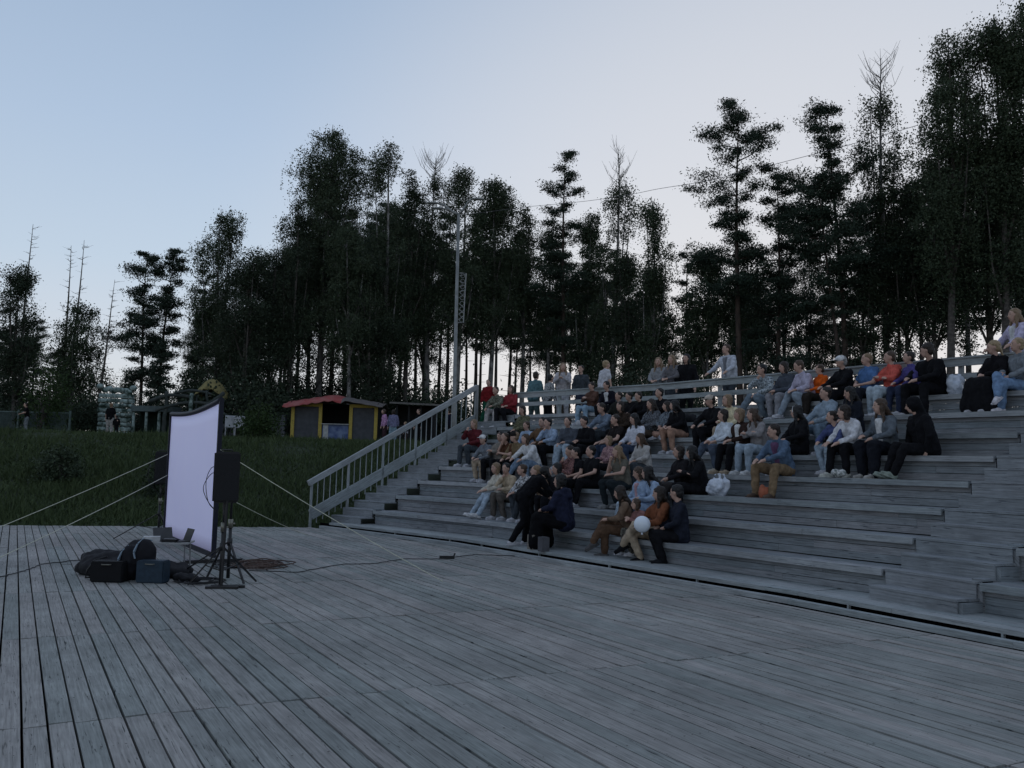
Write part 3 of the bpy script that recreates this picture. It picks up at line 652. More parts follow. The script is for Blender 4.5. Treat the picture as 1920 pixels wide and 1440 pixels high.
PEOPLE=[
 # row, px, label, options
 (5,893,'person in dark red jacket sitting alone beside the left stair railing',dict(top=(96,38,44),bot=DG,hair='light',hlen=1,pose='chin')),
 (4,921,'person in white cap bending forward, leftmost in the lower left group',dict(top=GY,bot=BE,cap=WH,pose='knees',lean=.35,hair='dark',sc=.95)),
 (4,939,'person in grey shirt with short black hair, right of the white cap',dict(top=(140,134,126),bot=BK,hair='black',pose='phone')),
 (4,957,'person holding a black camera bag up to the face in the lower left group',dict(top=BR,bot=BK,hair='brown',pose='eat',sleeve=.6)),
 (4,975,'person in khaki shirt and backwards dark cap in the lower left group',dict(top=KH,bot=BK,hair='light',cap=(40,36,34),yaw=.9,pose='knees')),
 (5,994,'person in pale blue shirt behind the row of caps',dict(top=LB,bot=DG,hair='brown',sc=.9)),
 (4,1003,'person in white hoodie and jeans bending over their knees',dict(top=WH,bot=JE,hair='brown',lean=.5,pose='knees',hlen=1,legs='one')),
 (6,984,'person in mottled camouflage jacket left of the camera holder, upper left group',dict(top=(120,116,92),pat=(50,56,44),bot=BK,hair='dark',hlen=1)),
 (5,1014,'person in tan jacket leaning to the left beside the pale shirt',dict(top=(110,86,66),bot=BK,hair='dark',side=-.15,pose='knees')),
 (5,1040,'person in light blue shirt and black trousers with dark hair, left of the grey sweater',dict(top=LB,bot=BK,hair='black',pose='chin')),
 (5,1071,'person in grey sweater and wide pale jeans looking at the camera side',dict(top=(84,90,100),bot=LJ,hair='dark',yaw=-.1,pose='lap',wide=1.25,turn=-.2)),
 (5,1105,'person all in black with glasses beside the grey sweater',dict(top=BK,bot=BK,hair='black',yaw=-.1,pose='lap')),
 (2,944,'blond person in cream jacket and pale jeans, lowest on the left of the crowd',dict(top=CR,bot=LJ,hair='light',hlen=1,legs='out',lean=.3,pose='knees',shoe=WH)),
 (2,962,'person in beige coat with hand at the neck, beside the blond cream jacket',dict(top=(190,172,146),bot=(96,90,84),hair='black',pose='chin',yaw=-.5)),
 (2,1001,'person in white top with black pattern bending forward above the standing helper',dict(top=WH,pat=(40,40,44),bot=DG,hair='brown',hlen=-1,lean=.4,pose='knees')),
 (2,1026,'blond person in beige sweater bending over above the white box',dict(top=(150,126,104),bot=BK,hair='light',lean=.45,pose='knees',yaw=.4)),
 (2,1052,'person in black hoodie half hidden behind the woman in navy',dict(top=BK,bot=BK,hair='black',hlen=1)),
 (3,1073,'person in pink floral shirt with dark hair left of two black tees',dict(top=(150,110,104),pat=(60,44,50),bot=BK,hair='dark',pose='eat')),
 (3,1091,'person in black tee shirt turned to the left, between pink shirt and bare-armed black tee',dict(top=BK,bot=BK,hair='black',pose='lap',sleeve=.5,sc=.96)),
 (3,1112,'broad person in black tee with pale print and bare forearms resting together',dict(top=BK,bot=BK,hair='black',pose='lap',sleeve=.55,legs='apart',slim=1.1)),
 (3,1168,'long-haired fair person in olive top with hands at the mouth',dict(top=(110,106,96),bot=(40,48,52),hair='light',hlen=2,pose='eat',sleeve=.3,legs='tucked',shoe=(150,150,150))),
 (4,1146,'child in pink patterned top in the middle of the crowd',dict(top=(176,142,140),pat=(110,80,90),bot=BK,hair='light',hlen=1,sc=.84)),
 (5,1163,'person in dark tee with arm stretched right towards the white puffy sleeve',dict(top=(40,34,34),bot=DJ,hair='dark',pose='knees',sleeve=.5)),
 (5,1198,'person with long black hair in white puffy blouse in the middle of the crowd',dict(top=(214,216,226),bot=DJ,hair='black',hlen=3,pose='lap',slim=1.1,shoe=WH)),
 (4,1212,'person in pale jacket with auburn hair behind the pale denim girl',dict(top=(190,186,182),bot=DG,hair='brown',hlen=2,sc=.9)),
 (2,1206,'girl in light blue denim jacket with brown hair above the front row',dict(top=LB,bot=LJ,hair='brown',hlen=1,pose='lap',sc=.95,vest=PK)),
 (2,1237,'person with straight black hair in pale blue jeans and shirt above the front row',dict(top=LB,bot=(150,170,196),hair='black',hlen=2,pose='lap',yaw=.7)),
 (1,1183,'woman with very long dark hair and crossed brown trousers in the front row',dict(top=(120,100,84),bot=(96,74,58),hair='dark',hlen=3,legs='cross',pose='lap',shoe=(90,88,88),yaw=.35,turn=.25)),
 (1,1209,'child with brown hair holding a white balloon in the front row',dict(top=(150,110,106),bot=(120,116,104),bpat=(40,38,40),hair='brown',hlen=1,sc=.78,pose='phone',yaw=.1)),
 (1,1236,'woman in rust brown top leaning over the child in the front row',dict(top=(126,78,54),bot=BE,hair='dark',hlen=3,legs='crossl',pose='knees',side=-.12,yaw=.5,shoe=BK)),
 (1,1276,'man in dark navy jacket and black trousers at the right end of the front row',dict(top=(38,42,54),bot=BK,hair='black',pose='lap',legs='tucked',shoe=(30,30,34),yaw=.6,slim=1.12,turn=.35,sc=1.04)),
 (3,1284,'smiling person in black leather jacket with short dark hair beside long black hair',dict(top=(36,34,38),bot=(70,66,66),hair='dark',hlen=1,pose='lap')),
 (3,1315,'woman with long black hair in black coat, left of the white carrier bag',dict(top=BK,bot=BK,hair='black',hlen=3,pose='crossed',yaw=.8)),
 (6,1342,'man in pale peaked cap and black jacket and trousers, middle right of the crowd',dict(top=BK,bot=BK,cap=(200,188,176),hair='dark',pose='knees',lean=.2)),
 (6,1380,'person with light hair in cream fleece right of the pale peaked cap',dict(top=(226,214,178),bot=BE,hair='light',hlen=1)),
 (5,1364,'woman in white jacket and grey jeans with dark bob, left of the cream top',dict(top=(214,222,230),bot=(84,94,110),hair='dark',hlen=1,pose='lap',shoe=CR,legs='one')),
 (5,1396,'woman in brown cardigan over white top and black trousers',dict(top=(60,44,40),bot=BK,hair='light',hlen=1,vest=WH,pose='lap',shoe=BE)),
 (5,1428,'woman with long fair hair in grey hoodie and pale jeans with white trainers',dict(top=(150,146,146),bot=LJ,hair='brown',hlen=3,pose='crossed',hood=True,shoe=WH)),
 (4,1474,'man in blue denim jacket and khaki trousers sitting alone low on the right',dict(top=(92,112,136),bot=(140,118,92),hair='dark',hlen=0,legs='apart',pose='knees',vest=(110,80,110),sc=1.03,turn=-.15,shoe=(100,84,74))),
 (5,1499,'woman in black with a pale headband and black hair above the denim jacket',dict(top=BK,bot=BK,hair='black',hlen=2,band=WH,pose='lap',yaw=.9)),
 (6,1553,'boy in pale grey-blue hoodie and jeans with feet apart',dict(top=(150,166,180),bot=(130,150,168),hair='dark',hood=True,legs='apart',pose='knees')),
 (5,1580,'child in blue jacket and pale jeans leaning on the woman in white',dict(top=(78,88,130),bot=LJ,hair='dark',hlen=-1,sc=.88,pose='knees',yaw=.4)),
 (6,1602,'person with black hair in dark clothes behind the woman in white hoodie',dict(top=(30,34,44),bot=BK,hair='black',hlen=2,sc=.97)),
 (5,1608,'woman in white hoodie bending forward with patterned white trainers',dict(top=(226,226,230),bot=BK,hair='dark',hlen=1,lean=.42,pose='knees',hood=True,shoe=(220,220,210))),
 (5,1667,'woman in grey sweater with fair hair, dark wide trousers and pale shoes',dict(top=(104,112,120),bot=(30,32,40),hair='brown',hlen=2,pose='lap',wide=1.3,shoe=(180,176,170),vest=WH,sc=1.05)),
 (5,1737,'person in black hooded coat with light badge, rightmost of the fifth tier',dict(top=(24,24,28),bot=BK,hair='black',hood='up',legs='out',pose='hang',slim=1.15,shoe=(150,160,150),yaw=.5,sc=1.05)),
 (8,1441,'person in patterned grey blouse and pale jeans, leftmost of the top right group',dict(top=(190,200,206),pat=(80,90,96),bot=(120,134,146),hair='black',hlen=-1,pose='chin',legs='one',shoe=BK)),
 (8,1480,'person in dark grey shirt with small white print on the top tier',dict(top=(78,84,94),bot=(150,150,156),hair='dark',hlen=1,pose='lap')),
 (8,1517,'person in lilac hoodie and light jeans on the top tier',dict(top=(190,184,204),bot=(146,158,170),hair='brown',hlen=-1,pose='lap',legs='one')),
 (8,1545,'child in bright orange jacket on the top tier',dict(top=(222,98,30),bot=(50,44,40),hair='brown',sc=.86,pose='lap')),
 (8,1587,'man in white cap and black jacket on the top tier beside blue polo',dict(top=BK,bot=BK,cap=WH,hair='grey',pose='knees',lean=.2)),
 (8,1630,'man in bright blue polo shirt with bare arms on the top tier',dict(top=(84,118,166),bot=(40,42,50),hair='light',pose='lap',sleeve=.7,slim=1.05,shoe=(180,180,180))),
 (8,1677,'woman in coral red shirt and pale jeans on the top tier',dict(top=(210,98,86),bot=(176,190,200),hair='brown',hlen=-1,pose='crossed',wide=1.2)),
 (8,1716,'person in purple and dark tracksuit between coral shirt and big man in black',dict(top=(88,82,142),bot=(52,60,84),hair='dark',hlen=-1,pose='lap',sc=.95)),
 (8,1753,'big man with shaved head in black sweatshirt, hands joined, on the top tier',dict(top=(22,22,26),bot=BK,hair='dark',pose='knees',slim=1.22,lean=.28,sc=1.08,yaw=.9,legs='apart')),
 (8,1873,'fair woman in long black coat at the right of the top tier',dict(top=(24,22,26),bot=BK,hair='blond',hlen=-2,pose='lap',skirt=1,yaw=.5)),
 (8,1914,'woman in grey sweater and blue jeans, leg crossed, at the right edge',dict(top=(130,136,142),bot=(120,146,178),hair='blond',hlen=-1,legs='cross',pose='lap',shoe=(225,220,225))),
 (8,957,'person in red hoodie and black trousers at the left end of the top tier',dict(top=(140,50,56),bot=BK,hair='brown',hlen=1,pose='lap')),
 (8,940,'person in camouflage jacket at the left end of the top tier',dict(top=(140,140,124),pat=(48,50,44),bot=(184,180,178),hair='dark',pose='knees')),
 (8,1113,'person in brown vest and light blue jeans, left of the white V-neck',dict(top=(96,70,60),bot=(150,176,196),hair='dark',pose='phone',sc=.92)),
 (8,1146,'person in dark jacket with white V-shaped shirt front on the top tier',dict(top=(28,28,40),bot=BK,hair='black',vest=WH,pose='lap',sc=.92)),
 (7,1160,'person in dark green hoodie below the white V-neck',dict(top=(40,42,38),bot=BK,hair='dark',pose='lap',sc=.92)),
 (6,1142,'person in grey-blue sweater bending forward in the upper middle',dict(top=(118,132,150),bot=DG,hair='dark',lean=.4,pose='knees')),
 (6,1174,'person in black and tan jacket with dark hair in the upper middle',dict(top=(70,56,46),pat=(30,26,24),bot=BK,hair='dark',hlen=1)),
 (7,1188,'person in black sweater looking down in the upper middle',dict(top=BK,bot=BK,hair='black',sc=.9,lean=.25)),
 (6,1226,'person in dark floral shirt and dark hair, left of the bare crossed knees',dict(top=(120,124,130),pat=(40,42,48),bot=(90,80,72),hair='dark',hlen=2,pose='lap')),
 (6,1256,'person with pale patterned top sitting with bare legs crossed',dict(top=(140,150,158),pat=(50,56,66),bot=(190,150,130),hair='dark',hlen=1,legs='yoga',pose='lap',sc=.92,yaw=.5)),
 (6,1278,'person in black hoodie with long black hair, right of the bare crossed legs',dict(top=BK,bot=(176,140,120),hair='black',hlen=3,pose='lap',yaw=1.0,sc=.95)),
 (7,1247,'person in black tee with dark hair on the seventh tier above crossed knees',dict(top=BK,bot=(60,58,60),hair='black',hlen=-1,pose='crossed',sc=.95)),
 (7,1213,'person in black jacket bending low on the seventh tier',dict(top=BK,bot=BK,hair='dark',lean=.35,pose='knees',sc=.9)),
]
for r_,px,lab,op in PEOPLE: sit(r_,px,lab,**op)
# people standing behind the top rail: ground there
def behind(px,d,label,rzt=0,**k):
    best=None
    for i in (0,1,2):
        a,b,t,n=SEG[i]; 
        for s in np.linspace(-3,(b-a).length+(4 if i==2 else 0),240):
            q=a+t*float(s)+n*d; x,y=proj((q.x,q.y,4))
            if best is None or abs(x-px)<best[0]:
                dm=min((q-(aa+tt*max(0,min((bb-aa).length,(q-aa).dot(tt))))).length for aa,bb,tt,nn in SEG)
                if abs(dm-d)<.35: best=(abs(x-px),V((q.x,q.y,gz(q.x,q.y))),n)
    p=best[1];n=best[2]; 
    to=SCREEN-p; a2=math.atan2(to.y,to.x)-math.pi/2
    k.setdefault('yaw',random.uniform(-.4,.4)); hz=k.pop('zoff',0)
    return person(p+V((0,0,hz)),a2+rzt,label,stand=True,dist=p.length,**k)
behind(1002,7.0,'person in teal jacket standing behind the back fence on the left',math.pi,top=(92,124,130),bot=(90,110,110),hair='dark',pose='hang',zoff=-.15)
behind(1027,7.1,'person in black and white jacket standing behind the back fence right of the teal jacket',2.6,top=(60,66,72),pat=(190,190,190),bot=BK,hair='black',pose='hang',zoff=-.2,sc=.97)
behind(1056,6.9,'woman with long fair hair in white blouse standing behind the back fence',.4,top=(186,182,186),bot=(200,200,205),hair='light',hlen=3,pose='phone')
behind(1092,7.1,'person in dark grey jacket standing behind the back fence by the tree trunks',.2,top=DG,bot=(60,64,80),hair='dark',pose='hang',sc=.95)
behind(1130,7.3,'person in white tee shirt standing with back turned behind the fence',2.8,top=(206,206,212),bot=BK,hair='blond',pose='hang',sleeve=.7,zoff=.05)
behind(1237,7.0,'woman with long fair hair in grey jacket behind the fence, left one of the pair',.3,top=(150,152,156),bot=DG,hair='light',hlen=3,pose='lap',zoff=-.05)
behind(1264,7.0,'woman with long fair hair beside the dark-coated person behind the fence',.1,top=(110,108,112),bot=DG,hair='light',hlen=3,pose='lap',zoff=-.03)
behind(1290,7.1,'person in black coat with dark hair standing behind the fence',.5,top=BK,bot=BK,hair='black',hlen=1,pose='hang',slim=1.1,zoff=-.03)
behind(1367,6.95,'man in white jacket and grey shirt leaning on the top rail with both hands',.1,top=(190,194,204),bot=DG,hair='brown',pose='rail',vest=(130,132,140),slim=1.12,lean=.14,zoff=.05)
behind(1915,6.9,'girl with long fair hair in lilac top standing behind the fence at the right edge',.1,top=(196,188,214),bot=DJ,hair='light',hlen=3,pose='rail',vest=WH,zoff=.02)
def onstair(dx,d,z,lab,**k):
    p=FL+tA*dx+nAx*d+V((0,0,z)); return person(p,k.pop('rz',2.6),lab,stand=True,dist=24,**k)
p_=aty(915,800,26.5); person(p_,2.9,'person in red hooded coat and long green skirt at the top of the left stair',stand=True,dist=26,top=(130,38,42),bot=(30,86,64),skirt=1,hair='brown',hood=True,pose='hang',sc=.80)
p_=aty(880,770,31); person(V((p_.x,p_.y,gz(p_.x,p_.y)+.05)),.2,'person in bright red jacket standing on the grass behind the stair railing',stand=True,top=(160,36,40),bot=DG,hair='dark',pose='hang',dist=31)
p_=aty(893,770,32.5); person(V((p_.x,p_.y,gz(p_.x,p_.y)+.05)),1.2,'person in purple-grey jacket beside the red jacket behind the stair railing',stand=True,top=(96,84,110),bot=BK,hair='dark',pose='hang',dist=31)
# helpers at the front
hp=onz(978,1023,.14)
person(hp,-1.15,'helper in black leaning over the carton at the foot of the tiers',stand=True,lean=.75,legs='step',top=(20,20,24),bot=(18,18,22),hair='black',hlen=1,pose='reach',shoe=(200,200,205),yaw=0,dist=15,tilt=-.5)
p=onz(1060,1034,.14)+V((.0,.25,.40)); dd_=hp-p
person(p,math.atan2(dd_.y,dd_.x)-math.pi/2+.25,'woman in navy top and wide black skirt facing the helper in black',top=(38,42,62),bot=(14,14,18),skirt=1,hair='black',hlen=1,pose='lap',dist=15,slim=1.15,sc=1.1,yaw=.0,shoe=BK,hood=True)
# people on the hill
def hill(px,Y,rz,label,**k):
    q=aty(px,860,Y); return person(V((q.x,q.y,gz(q.x,q.y))),rz,label,stand=True,dist=Y,**k)
hill(201,47,0,'man in black tee and pale trousers walking away past the camouflage wall',top=(14,14,16),bot=(170,166,162),hair='light',pose='hang',sleeve=.8)
hill(214,46.3,.4,'small child in black beside the man in pale trousers on the hill',top=(16,16,18),bot=BK,hair='dark',pose='hang',sc=.62)
hill(45,48,2.2,'person in black tee and grey trousers standing in front of the lattice fence',top=(14,14,16),bot=(120,126,130),hair='dark',pose='lap',sleeve=.7,sc=.95)
hill(720,46,2.0,'person in pink-lilac shirt standing at the right corner of the yellow-framed kiosk',top=(196,150,190),bot=(70,50,56),hair='brown',hlen=1,pose='hang',sc=1.03)
hill(735,45,.2,'woman in grey-violet top and wide pale jeans seen from behind beside the kiosk',top=(120,120,150),bot=(140,165,180),hair='dark',hlen=1,pose='hang',wide=1.3,sc=1.0)
hill(760,45,1.4,'small child with white hood beside the pushchair right of the kiosk',top=(196,196,205),bot=(90,70,70),hair='blond',pose='hang',sc=.66)
hill(785,47,2.4,'person in black clothes standing in front of the grey-roofed shed',top=(14,14,16),bot=BK,hair='brown',pose='hang',sc=1.08)
hill(843,44,1.2,'person in dark coat with white collar walking behind the lamp post',top=(26,28,44),bot=BK,hair='dark',pose='hang',vest=WH,sc=1.05)
# ---------------------------------------------------------------- things lying on the tiers
def blob(name,loc,rx,ry,rz_,m,label,cat,vox=.02,st=.06,seed=0,handles=False):
    g=MB(); rr=random.Random(seed)
    for k in range(9): g.sphere(V((rr.uniform(-.5,.5)*rx,rr.uniform(-.5,.5)*ry,rz_*(.45+rr.uniform(-.15,.25)))),rx*.62,ry*.62,rz_*.45,10,8)
    if handles:
        for s in(-1,1): g.tube([V((s*rx*.5,0,rz_*.9)),V((s*rx*.45,0,rz_*1.3)),V((s*rx*.1,0,rz_*1.42)),V((0,0,rz_*.95))],.018,6)
    o=g.build(name,m); o.location=loc; remesh(o,vox,tex,st,1); tag(o,label,cat); return o
WBAG=mat('white_bag_plastic',(.66,.70,.78),.35,scale=9,bump=1.,c2=(.5,.55,.63),spec=.5)
p,_=seatpos(3,1350,.25); blob('carrier_bag',p,.2,.15,.28,WBAG,'white plastic carrier bag standing on the third tier right of the long-haired woman','bag',.018,.10,3,True)
p,_=seatpos(8,1795,.28); blob('carrier_bag',p,.15,.13,.34,WBAG,'white plastic carrier bag on the top tier right of the big man in black','bag',.018,.08,5)
DBAG=mat('dark_bag',(.02,.02,.024),.8,scale=10,bump=.5)
p,_=seatpos(7,1292,.25); blob('backpack',p,.19,.14,.2,DBAG,'black backpack lying on the seventh tier left of the peaked cap','backpack',.02,.05,6)
p,_=seatpos(3,1433,.3); blob('satchel',p+V((.05,.12,0)),.09,.07,.2,mat('orange_bag',(.42,.13,.07),.7,scale=10,bump=.4),'orange-red bag beside the knee of the man in denim','bag',.02,.04,8)
p,_=seatpos(7,1088,.25); blob('paper_bag',p,.12,.1,.15,mat('pale_paper',(.5,.5,.52),.8),'small pale bag on the seventh tier under the back fence','bag',.02,.03,9)
p,_=seatpos(4,1573,.12); blob('sneaker_pair',p,.11,.09,.13,mat('spotted_white',(.7,.7,.68),.7,c2=(.12,.15,.14),scale=30),'white spotted soft toy at the feet of the woman in white hoodie','toy',.016,.05,10)
# balloon
p,_=seatpos(1,1206,-.02); q=aty(1204,983,p.y-.35)
g=MB(); g.sphere((0,0,0),.135,.12,.135,20,14); g.tube([V((0,0,-.13)),V((0,0,-.165))],[.012,.02],8)
o=g.build('balloon',mat('white_balloon',(.75,.80,.86),.35,spec=.5,c2=(.72,.77,.84)),None,True); o.location=q; tag(o,'round white balloon held by the child in the front row','balloon')
# cartons
def carton(px,py,z,w_,d_,h_,label,m,rz=.5,openb=False):
    p=onz(px,py,z); o=empty('carton',p,rz,label,'box')
    g=MB(); t=.008
    for s in(-1,1):
        g.box(V((s*w_/2,0,h_/2)),V((t,0,0)),V((0,d_/2,0)),V((0,0,h_/2))); g.box(V((0,s*d_/2,h_/2)),V((w_/2-t,0,0)),V((0,t,0)),V((0,0,h_/2)))
    g.box(V((0,0,t)),V((w_/2-t,0,0)),V((0,d_/2-t,0)),V((0,0,t)))
    g.build('box_wall',m,o)
    g=MB()
    if openb:
        for s in(-1,1):
            g.box(V((s*(w_/2+.05),0,h_+.03)),V((.055,0,.03*s)),V((0,d_/2,0)),V((0,0,.003)))
    else:
        g.box(V((-w_/4,0,h_+.004)),V((w_/4-.002,0,0)),V((0,d_/2,0)),V((0,0,.004))); g.box(V((w_/4,0,h_+.004)),V((w_/4-.002,0,0)),V((0,d_/2,0)),V((0,0,.004)))
    g.build('flap',m,o)
    return o
CARD=mat('cardboard',(.24,.215,.185),.85,scale=12); 
carton(1003,1030,.14,.20,.2,.26,'beige cardboard box on the front platform between helper and seated woman',CARD)
carton(1019,1034,.14,.13,.16,.25,'darker narrow carton beside the beige box on the front platform',mat('dark_card',(.10,.10,.11),.85))
carton(1028,988,.47,.34,.26,.10,'white open cake box on the lowest bench beside the seated woman',mat('white_card',(.72,.73,.75),.7),openb=True)
g=MB(); g.tube([V((0,0,0)),V((0,0,.12))],[.04,.032],12); o=g.build('paper_cup',mat('cup_white',(.7,.7,.7),.6)); o.location=onz(992,1028,.14); tag(o,'white paper cup standing in front of the beige box','cup')
# ---------------------------------------------------------------- projection screen
def screen():
    pr=V((-4.66,14.55,0)); pl=V((-6.76,18.05,0)); 
    o=empty('projection_screen',(pr+pl)/2,0,'large free-standing projection screen with pale lilac cloth in a black frame','screen'); c0=(pr+pl)/2
    t=(pl-pr).normalized(); W_=(pl-pr).length; n=V((t.y,-t.x,0));   # n faces the stage
    def top(s): return 2.557-.084*s-.085*math.sin(math.pi*s)   # sagging upper edge
    nx,nz=24,10; vs=[];fs=[]
    for i in range(nx+1):
        s=i/nx
        for j in range(nz+1):
            z=.16+(top(s)-.16)*j/nz
            bow=.05*math.sin(math.pi*s)*math.sin(math.pi*j/nz)
            p=pr+t*(W_*s)-n*bow-c0; vs.append((p.x,p.y,z))
    for i in range(nx):
        for j in range(nz): a=i*(nz+1)+j; fs.append((a,a+nz+1,a+nz+2,a+1))
    sm_=mat('screen_cloth',(.80,.78,.98),.6,c2=(.78,.76,.96),scale=1.6,bump=.25); sb_=sm_.node_tree.nodes['Principled BSDF']; sb_.inputs['Emission Color'].default_value=(.55,.55,1,1); sb_.inputs['Emission Strength'].default_value=.11   # faint light of the projector behind
    c=link('cloth',vs,fs,sm_,o,True); s=c.modifiers.new('th','SOLIDIFY'); s.thickness=.004
    fm=mat('black_frame',(.010,.012,.025),.6)
    g=MB(); pts=[pr+t*(W_*i/24)-c0+V((0,0,top(i/24)+.03)) for i in range(25)]; g.tube(pts,.045,8); g.build('top_edge',fm,o,True)
    g=MB(); g.beam(pr-c0+V((0,0,.12)),pl-c0+V((0,0,.12)),.05,.08); g.build('bottom_edge',fm,o)
    for (p,s) in ((pr,0),(pl,1)):
        g=MB(); g.beam(p-c0+V((0,0,.08)),p-c0+V((0,0,top(s)+.05)),.05,.07,up=n); g.build('side_edge',fm,o)
    # back bracing legs and the flat feet
    for p in (pr,pl):
        g=MB(); g.beam(p-n*.45-c0+V((0,0,.03)),p+n*.45-c0+V((0,0,.03)),.06,.05); g.build('foot',BLKM,o)
    return pr,pl,t,n
pr,pl,st_,sn=screen()
# guy ropes
ROPE=mat('rope_yellow',(.64,.64,.50),.8,scale=60)
def rope(a,b,label,sag=.04,r=.006):
    a=V(a);b=V(b);c=(a+b)/2; g=MB(); pts=[]
    for k in range(17): s=k/16; p=a.lerp(b,s)-V((0,0,sag*4*s*(1-s))); pts.append(p-c)
    g.tube(pts,r,6); o=g.build('guy_rope',ROPE,None,True); o.location=c; tag(o,label,'rope',None); return o
rope(pr+V((0,0,1.80)),onz(830,1090,.01),'yellow guy rope from the right screen edge across the deck towards the tiers')
rope(pr+V((0,0,1.12)),onz(578,1004,.01),'lower guy rope on the right of the screen ending by the far deck edge')
rope(pl+V((0,0,1.72)),onz(-150,1048,.01),'upper yellow guy rope running down left from the screen')
rope(pl+V((0,0,1.30)),onz(-150,1113,.01),'lower yellow guy rope running down left from the screen')
# ---------------------------------------------------------------- speakers
def spk(loc,rz,label,labels):
    o=empty('loudspeaker',loc,rz,label,'speaker')
    w_,d_,h_=.33,.34,.66
    me=bpy.data.meshes.new('cabinet'); bm=bmesh.new()
    v=[]
    for z in(0,h_):
        for (x,y) in ((-w_/2,-d_/2),(w_/2,-d_/2),(w_/2*.72,d_/2),(-w_/2*.72,d_/2)): v.append(bm.verts.new((x,y,z)))
    for q in((3,2,1,0),(4,5,6,7),(0,1,5,4),(1,2,6,5),(2,3,7,6),(3,0,4,7)): bm.faces.new([v[i] for i in q])
    bmesh.ops.bevel(bm,geom=bm.edges[:],offset=.022,segments=3,affect='EDGES'); bm.to_mesh(me); bm.free(); me.materials.append(BLK)
    c=bpy.data.objects.new('cabinet',me); COL.objects.link(c); c.parent=o
    g=MB(); g.box(V((0,-d_/2-.006,h_*.5)),V((w_*.44,0,0)),V((0,.008,0)),V((0,0,h_*.45))); g.build('grille',mat('grille',(.02,.02,.022),.7,scale=120,bump=1),o)
    g=MB(); g.tube([V((-.07,0,h_+.0)),V((-.06,0,h_+.022)),V((.06,0,h_+.022)),V((.07,0,h_))],.01,8); g.build('handle',BLKM,o,True)
    g=MB(); g.box(V((0,d_/2+.006,h_*.35)),V((.08,0,0)),V((0,.006,0)),V((0,0,.12))); g.build('back_panel',mat('panel_grey',(.05,.05,.055),.5),o)
    g=MB(); 
    for s,zz in ((0,.42),(1,.34)):
        g.tube(smooth([V((-.06-.02*s,d_/2,zz)),V((-.17,d_/2+.02,zz+.03)),V((-.24-.03*s,.1,zz-.15)),V((-.20,.05,.0)),V((-.07,.03,-.15)),V((-.02,.02,-.3))]),.005,6)
    g.build('cable',BLK,o,True)
    g=MB(); g.tube([V((0,0,-.10)),V((0,0,.0))],.022,8); g.build('pole_cup',BLKM,o)
    return o
def stand_(loc,rz,H_,label,legs,foot=True):
    o=empty('tripod_stand',loc,rz,label,'stand')
    g=MB(); g.tube([V((0,0,.02)),V((0,0,.75))],.024,10); g.build('lower_pole',BLKM,o,True)
    g=MB(); g.tube([V((0,0,.75)),V((0,0,H_))],.017,10); g.build('upper_pole',BLKM,o,True)
    g=MB(); g.tube([V((0,0,.70)),V((0,0,.82))],.034,10); g.tube([V((0,0,.76)),V((.06,0,.76))],.012,8); g.build('clamp',mat('clamp_metal',(.25,.24,.2),.4,metal=.7),o,True)
    g=MB(); g.tube([V((0,0,.46)),V((0,0,.56))],.036,10); g.build('hub',BLKM,o,True)
    for (x,y) in legs:
        g=MB(); g.beam(V((0,0,.52)),V((x,y,.015)),.026,.018); g.build('leg',BLKM,o)
        g=MB(); g.beam(V((0,0,.20)),V((x*.5,y*.5,.27)),.018,.012); g.build('strut',BLKM,o)
    return o
sp=onz(413,1100); 
stand_(sp,0,1.12,'black tripod stand carrying the near loudspeaker in front of the screen',[(onz(480,1092)-sp)[:2],(onz(352,1099)-sp)[:2],(onz(388,1084)-sp)[:2]])
spk(sp+V((0,0,1.08)),.35,'black loudspeaker on the tripod beside the right edge of the screen',None)
g=MB(); q=onz(425,1103)
g.box(V((0,0,.02)),V((.21,.03,0)),V((-.01,.04,0)),V((0,0,.014))); g.box(V((-.04,-.12,.02)),V((.20,.03,0)),V((-.004,.028,0)),V((0,0,.014))); g.tube([V((-.07,-.05,.02)),V((-.05,-.05,1.15))],.017,8)
o=g.build('base_plate_stand',BLKM); o.location=q+V((0,.05,0)); tag(o,'black flat-based pole stand next to the near tripod','stand')
sp2=onz(457,1096)+V((-.35,.45,0)); 
stand_(sp2,0,1.7,'second black tripod stand standing right behind the loudspeaker',[(onz(457,1096)-sp2)[:2],(onz(330,1082)-sp2)[:2],V((-.15,.5))])
q=pl+V((-.30,.45,0)); stand_(q,0,1.12,'far black tripod stand at the left edge of the screen',[(.5,-.4),(-.75,-.35),(.0,.6)]); spk(q+V((0,0,1.1)),.5,'far black loudspeaker half hidden behind the left edge of the screen',None)
# ---------------------------------------------------------------- gear on the deck
tq=onz(312,1075)
o=empty('folding_table',tq,.12,'small low folding table with white top among the sound gear','table')
g=MB(); g.box(V((0,0,.44)),V((.32,0,0)),V((0,.22,0)),V((0,0,.012))); g.build('table_top',mat('table_white',(.42,.42,.42),.5),o)
for sx_ in(-1,1):
    for sy_ in(-1,1):
        g=MB(); g.tube([V((sx_*.28,sy_*.18,0)),V((sx_*.27,sy_*.17,.43))],.012,6); g.build('leg',mat('alu',(.35,.35,.36),.4,metal=.6),o)
def lap(x,y,rz,label,ang=1.9,m=BLK):
    o=empty('laptop',tq+V((x,y,.454)),rz,label,'laptop'); o.scale=(.85,.85,.85)
    g=MB(); g.box(V((0,0,.008)),V((.16,0,0)),V((0,.11,0)),V((0,0,.008))); g.build('keyboard_base',m,o)
    g=MB(); g.box(V((0,.11+.10*math.cos(ang-math.pi/2)*.3,.11)),V((.16,0,0)),V((0,.035,.10)),V((0,.006,-.002))); g.build('lid',m,o)
lap(.18,-.02,-.9,'dark open laptop on the folding table near the screen'); lap(-.06,.05,.7,'second dark open laptop on the left of the folding table',m=mat('laptop_grey',(.07,.07,.075),.4))
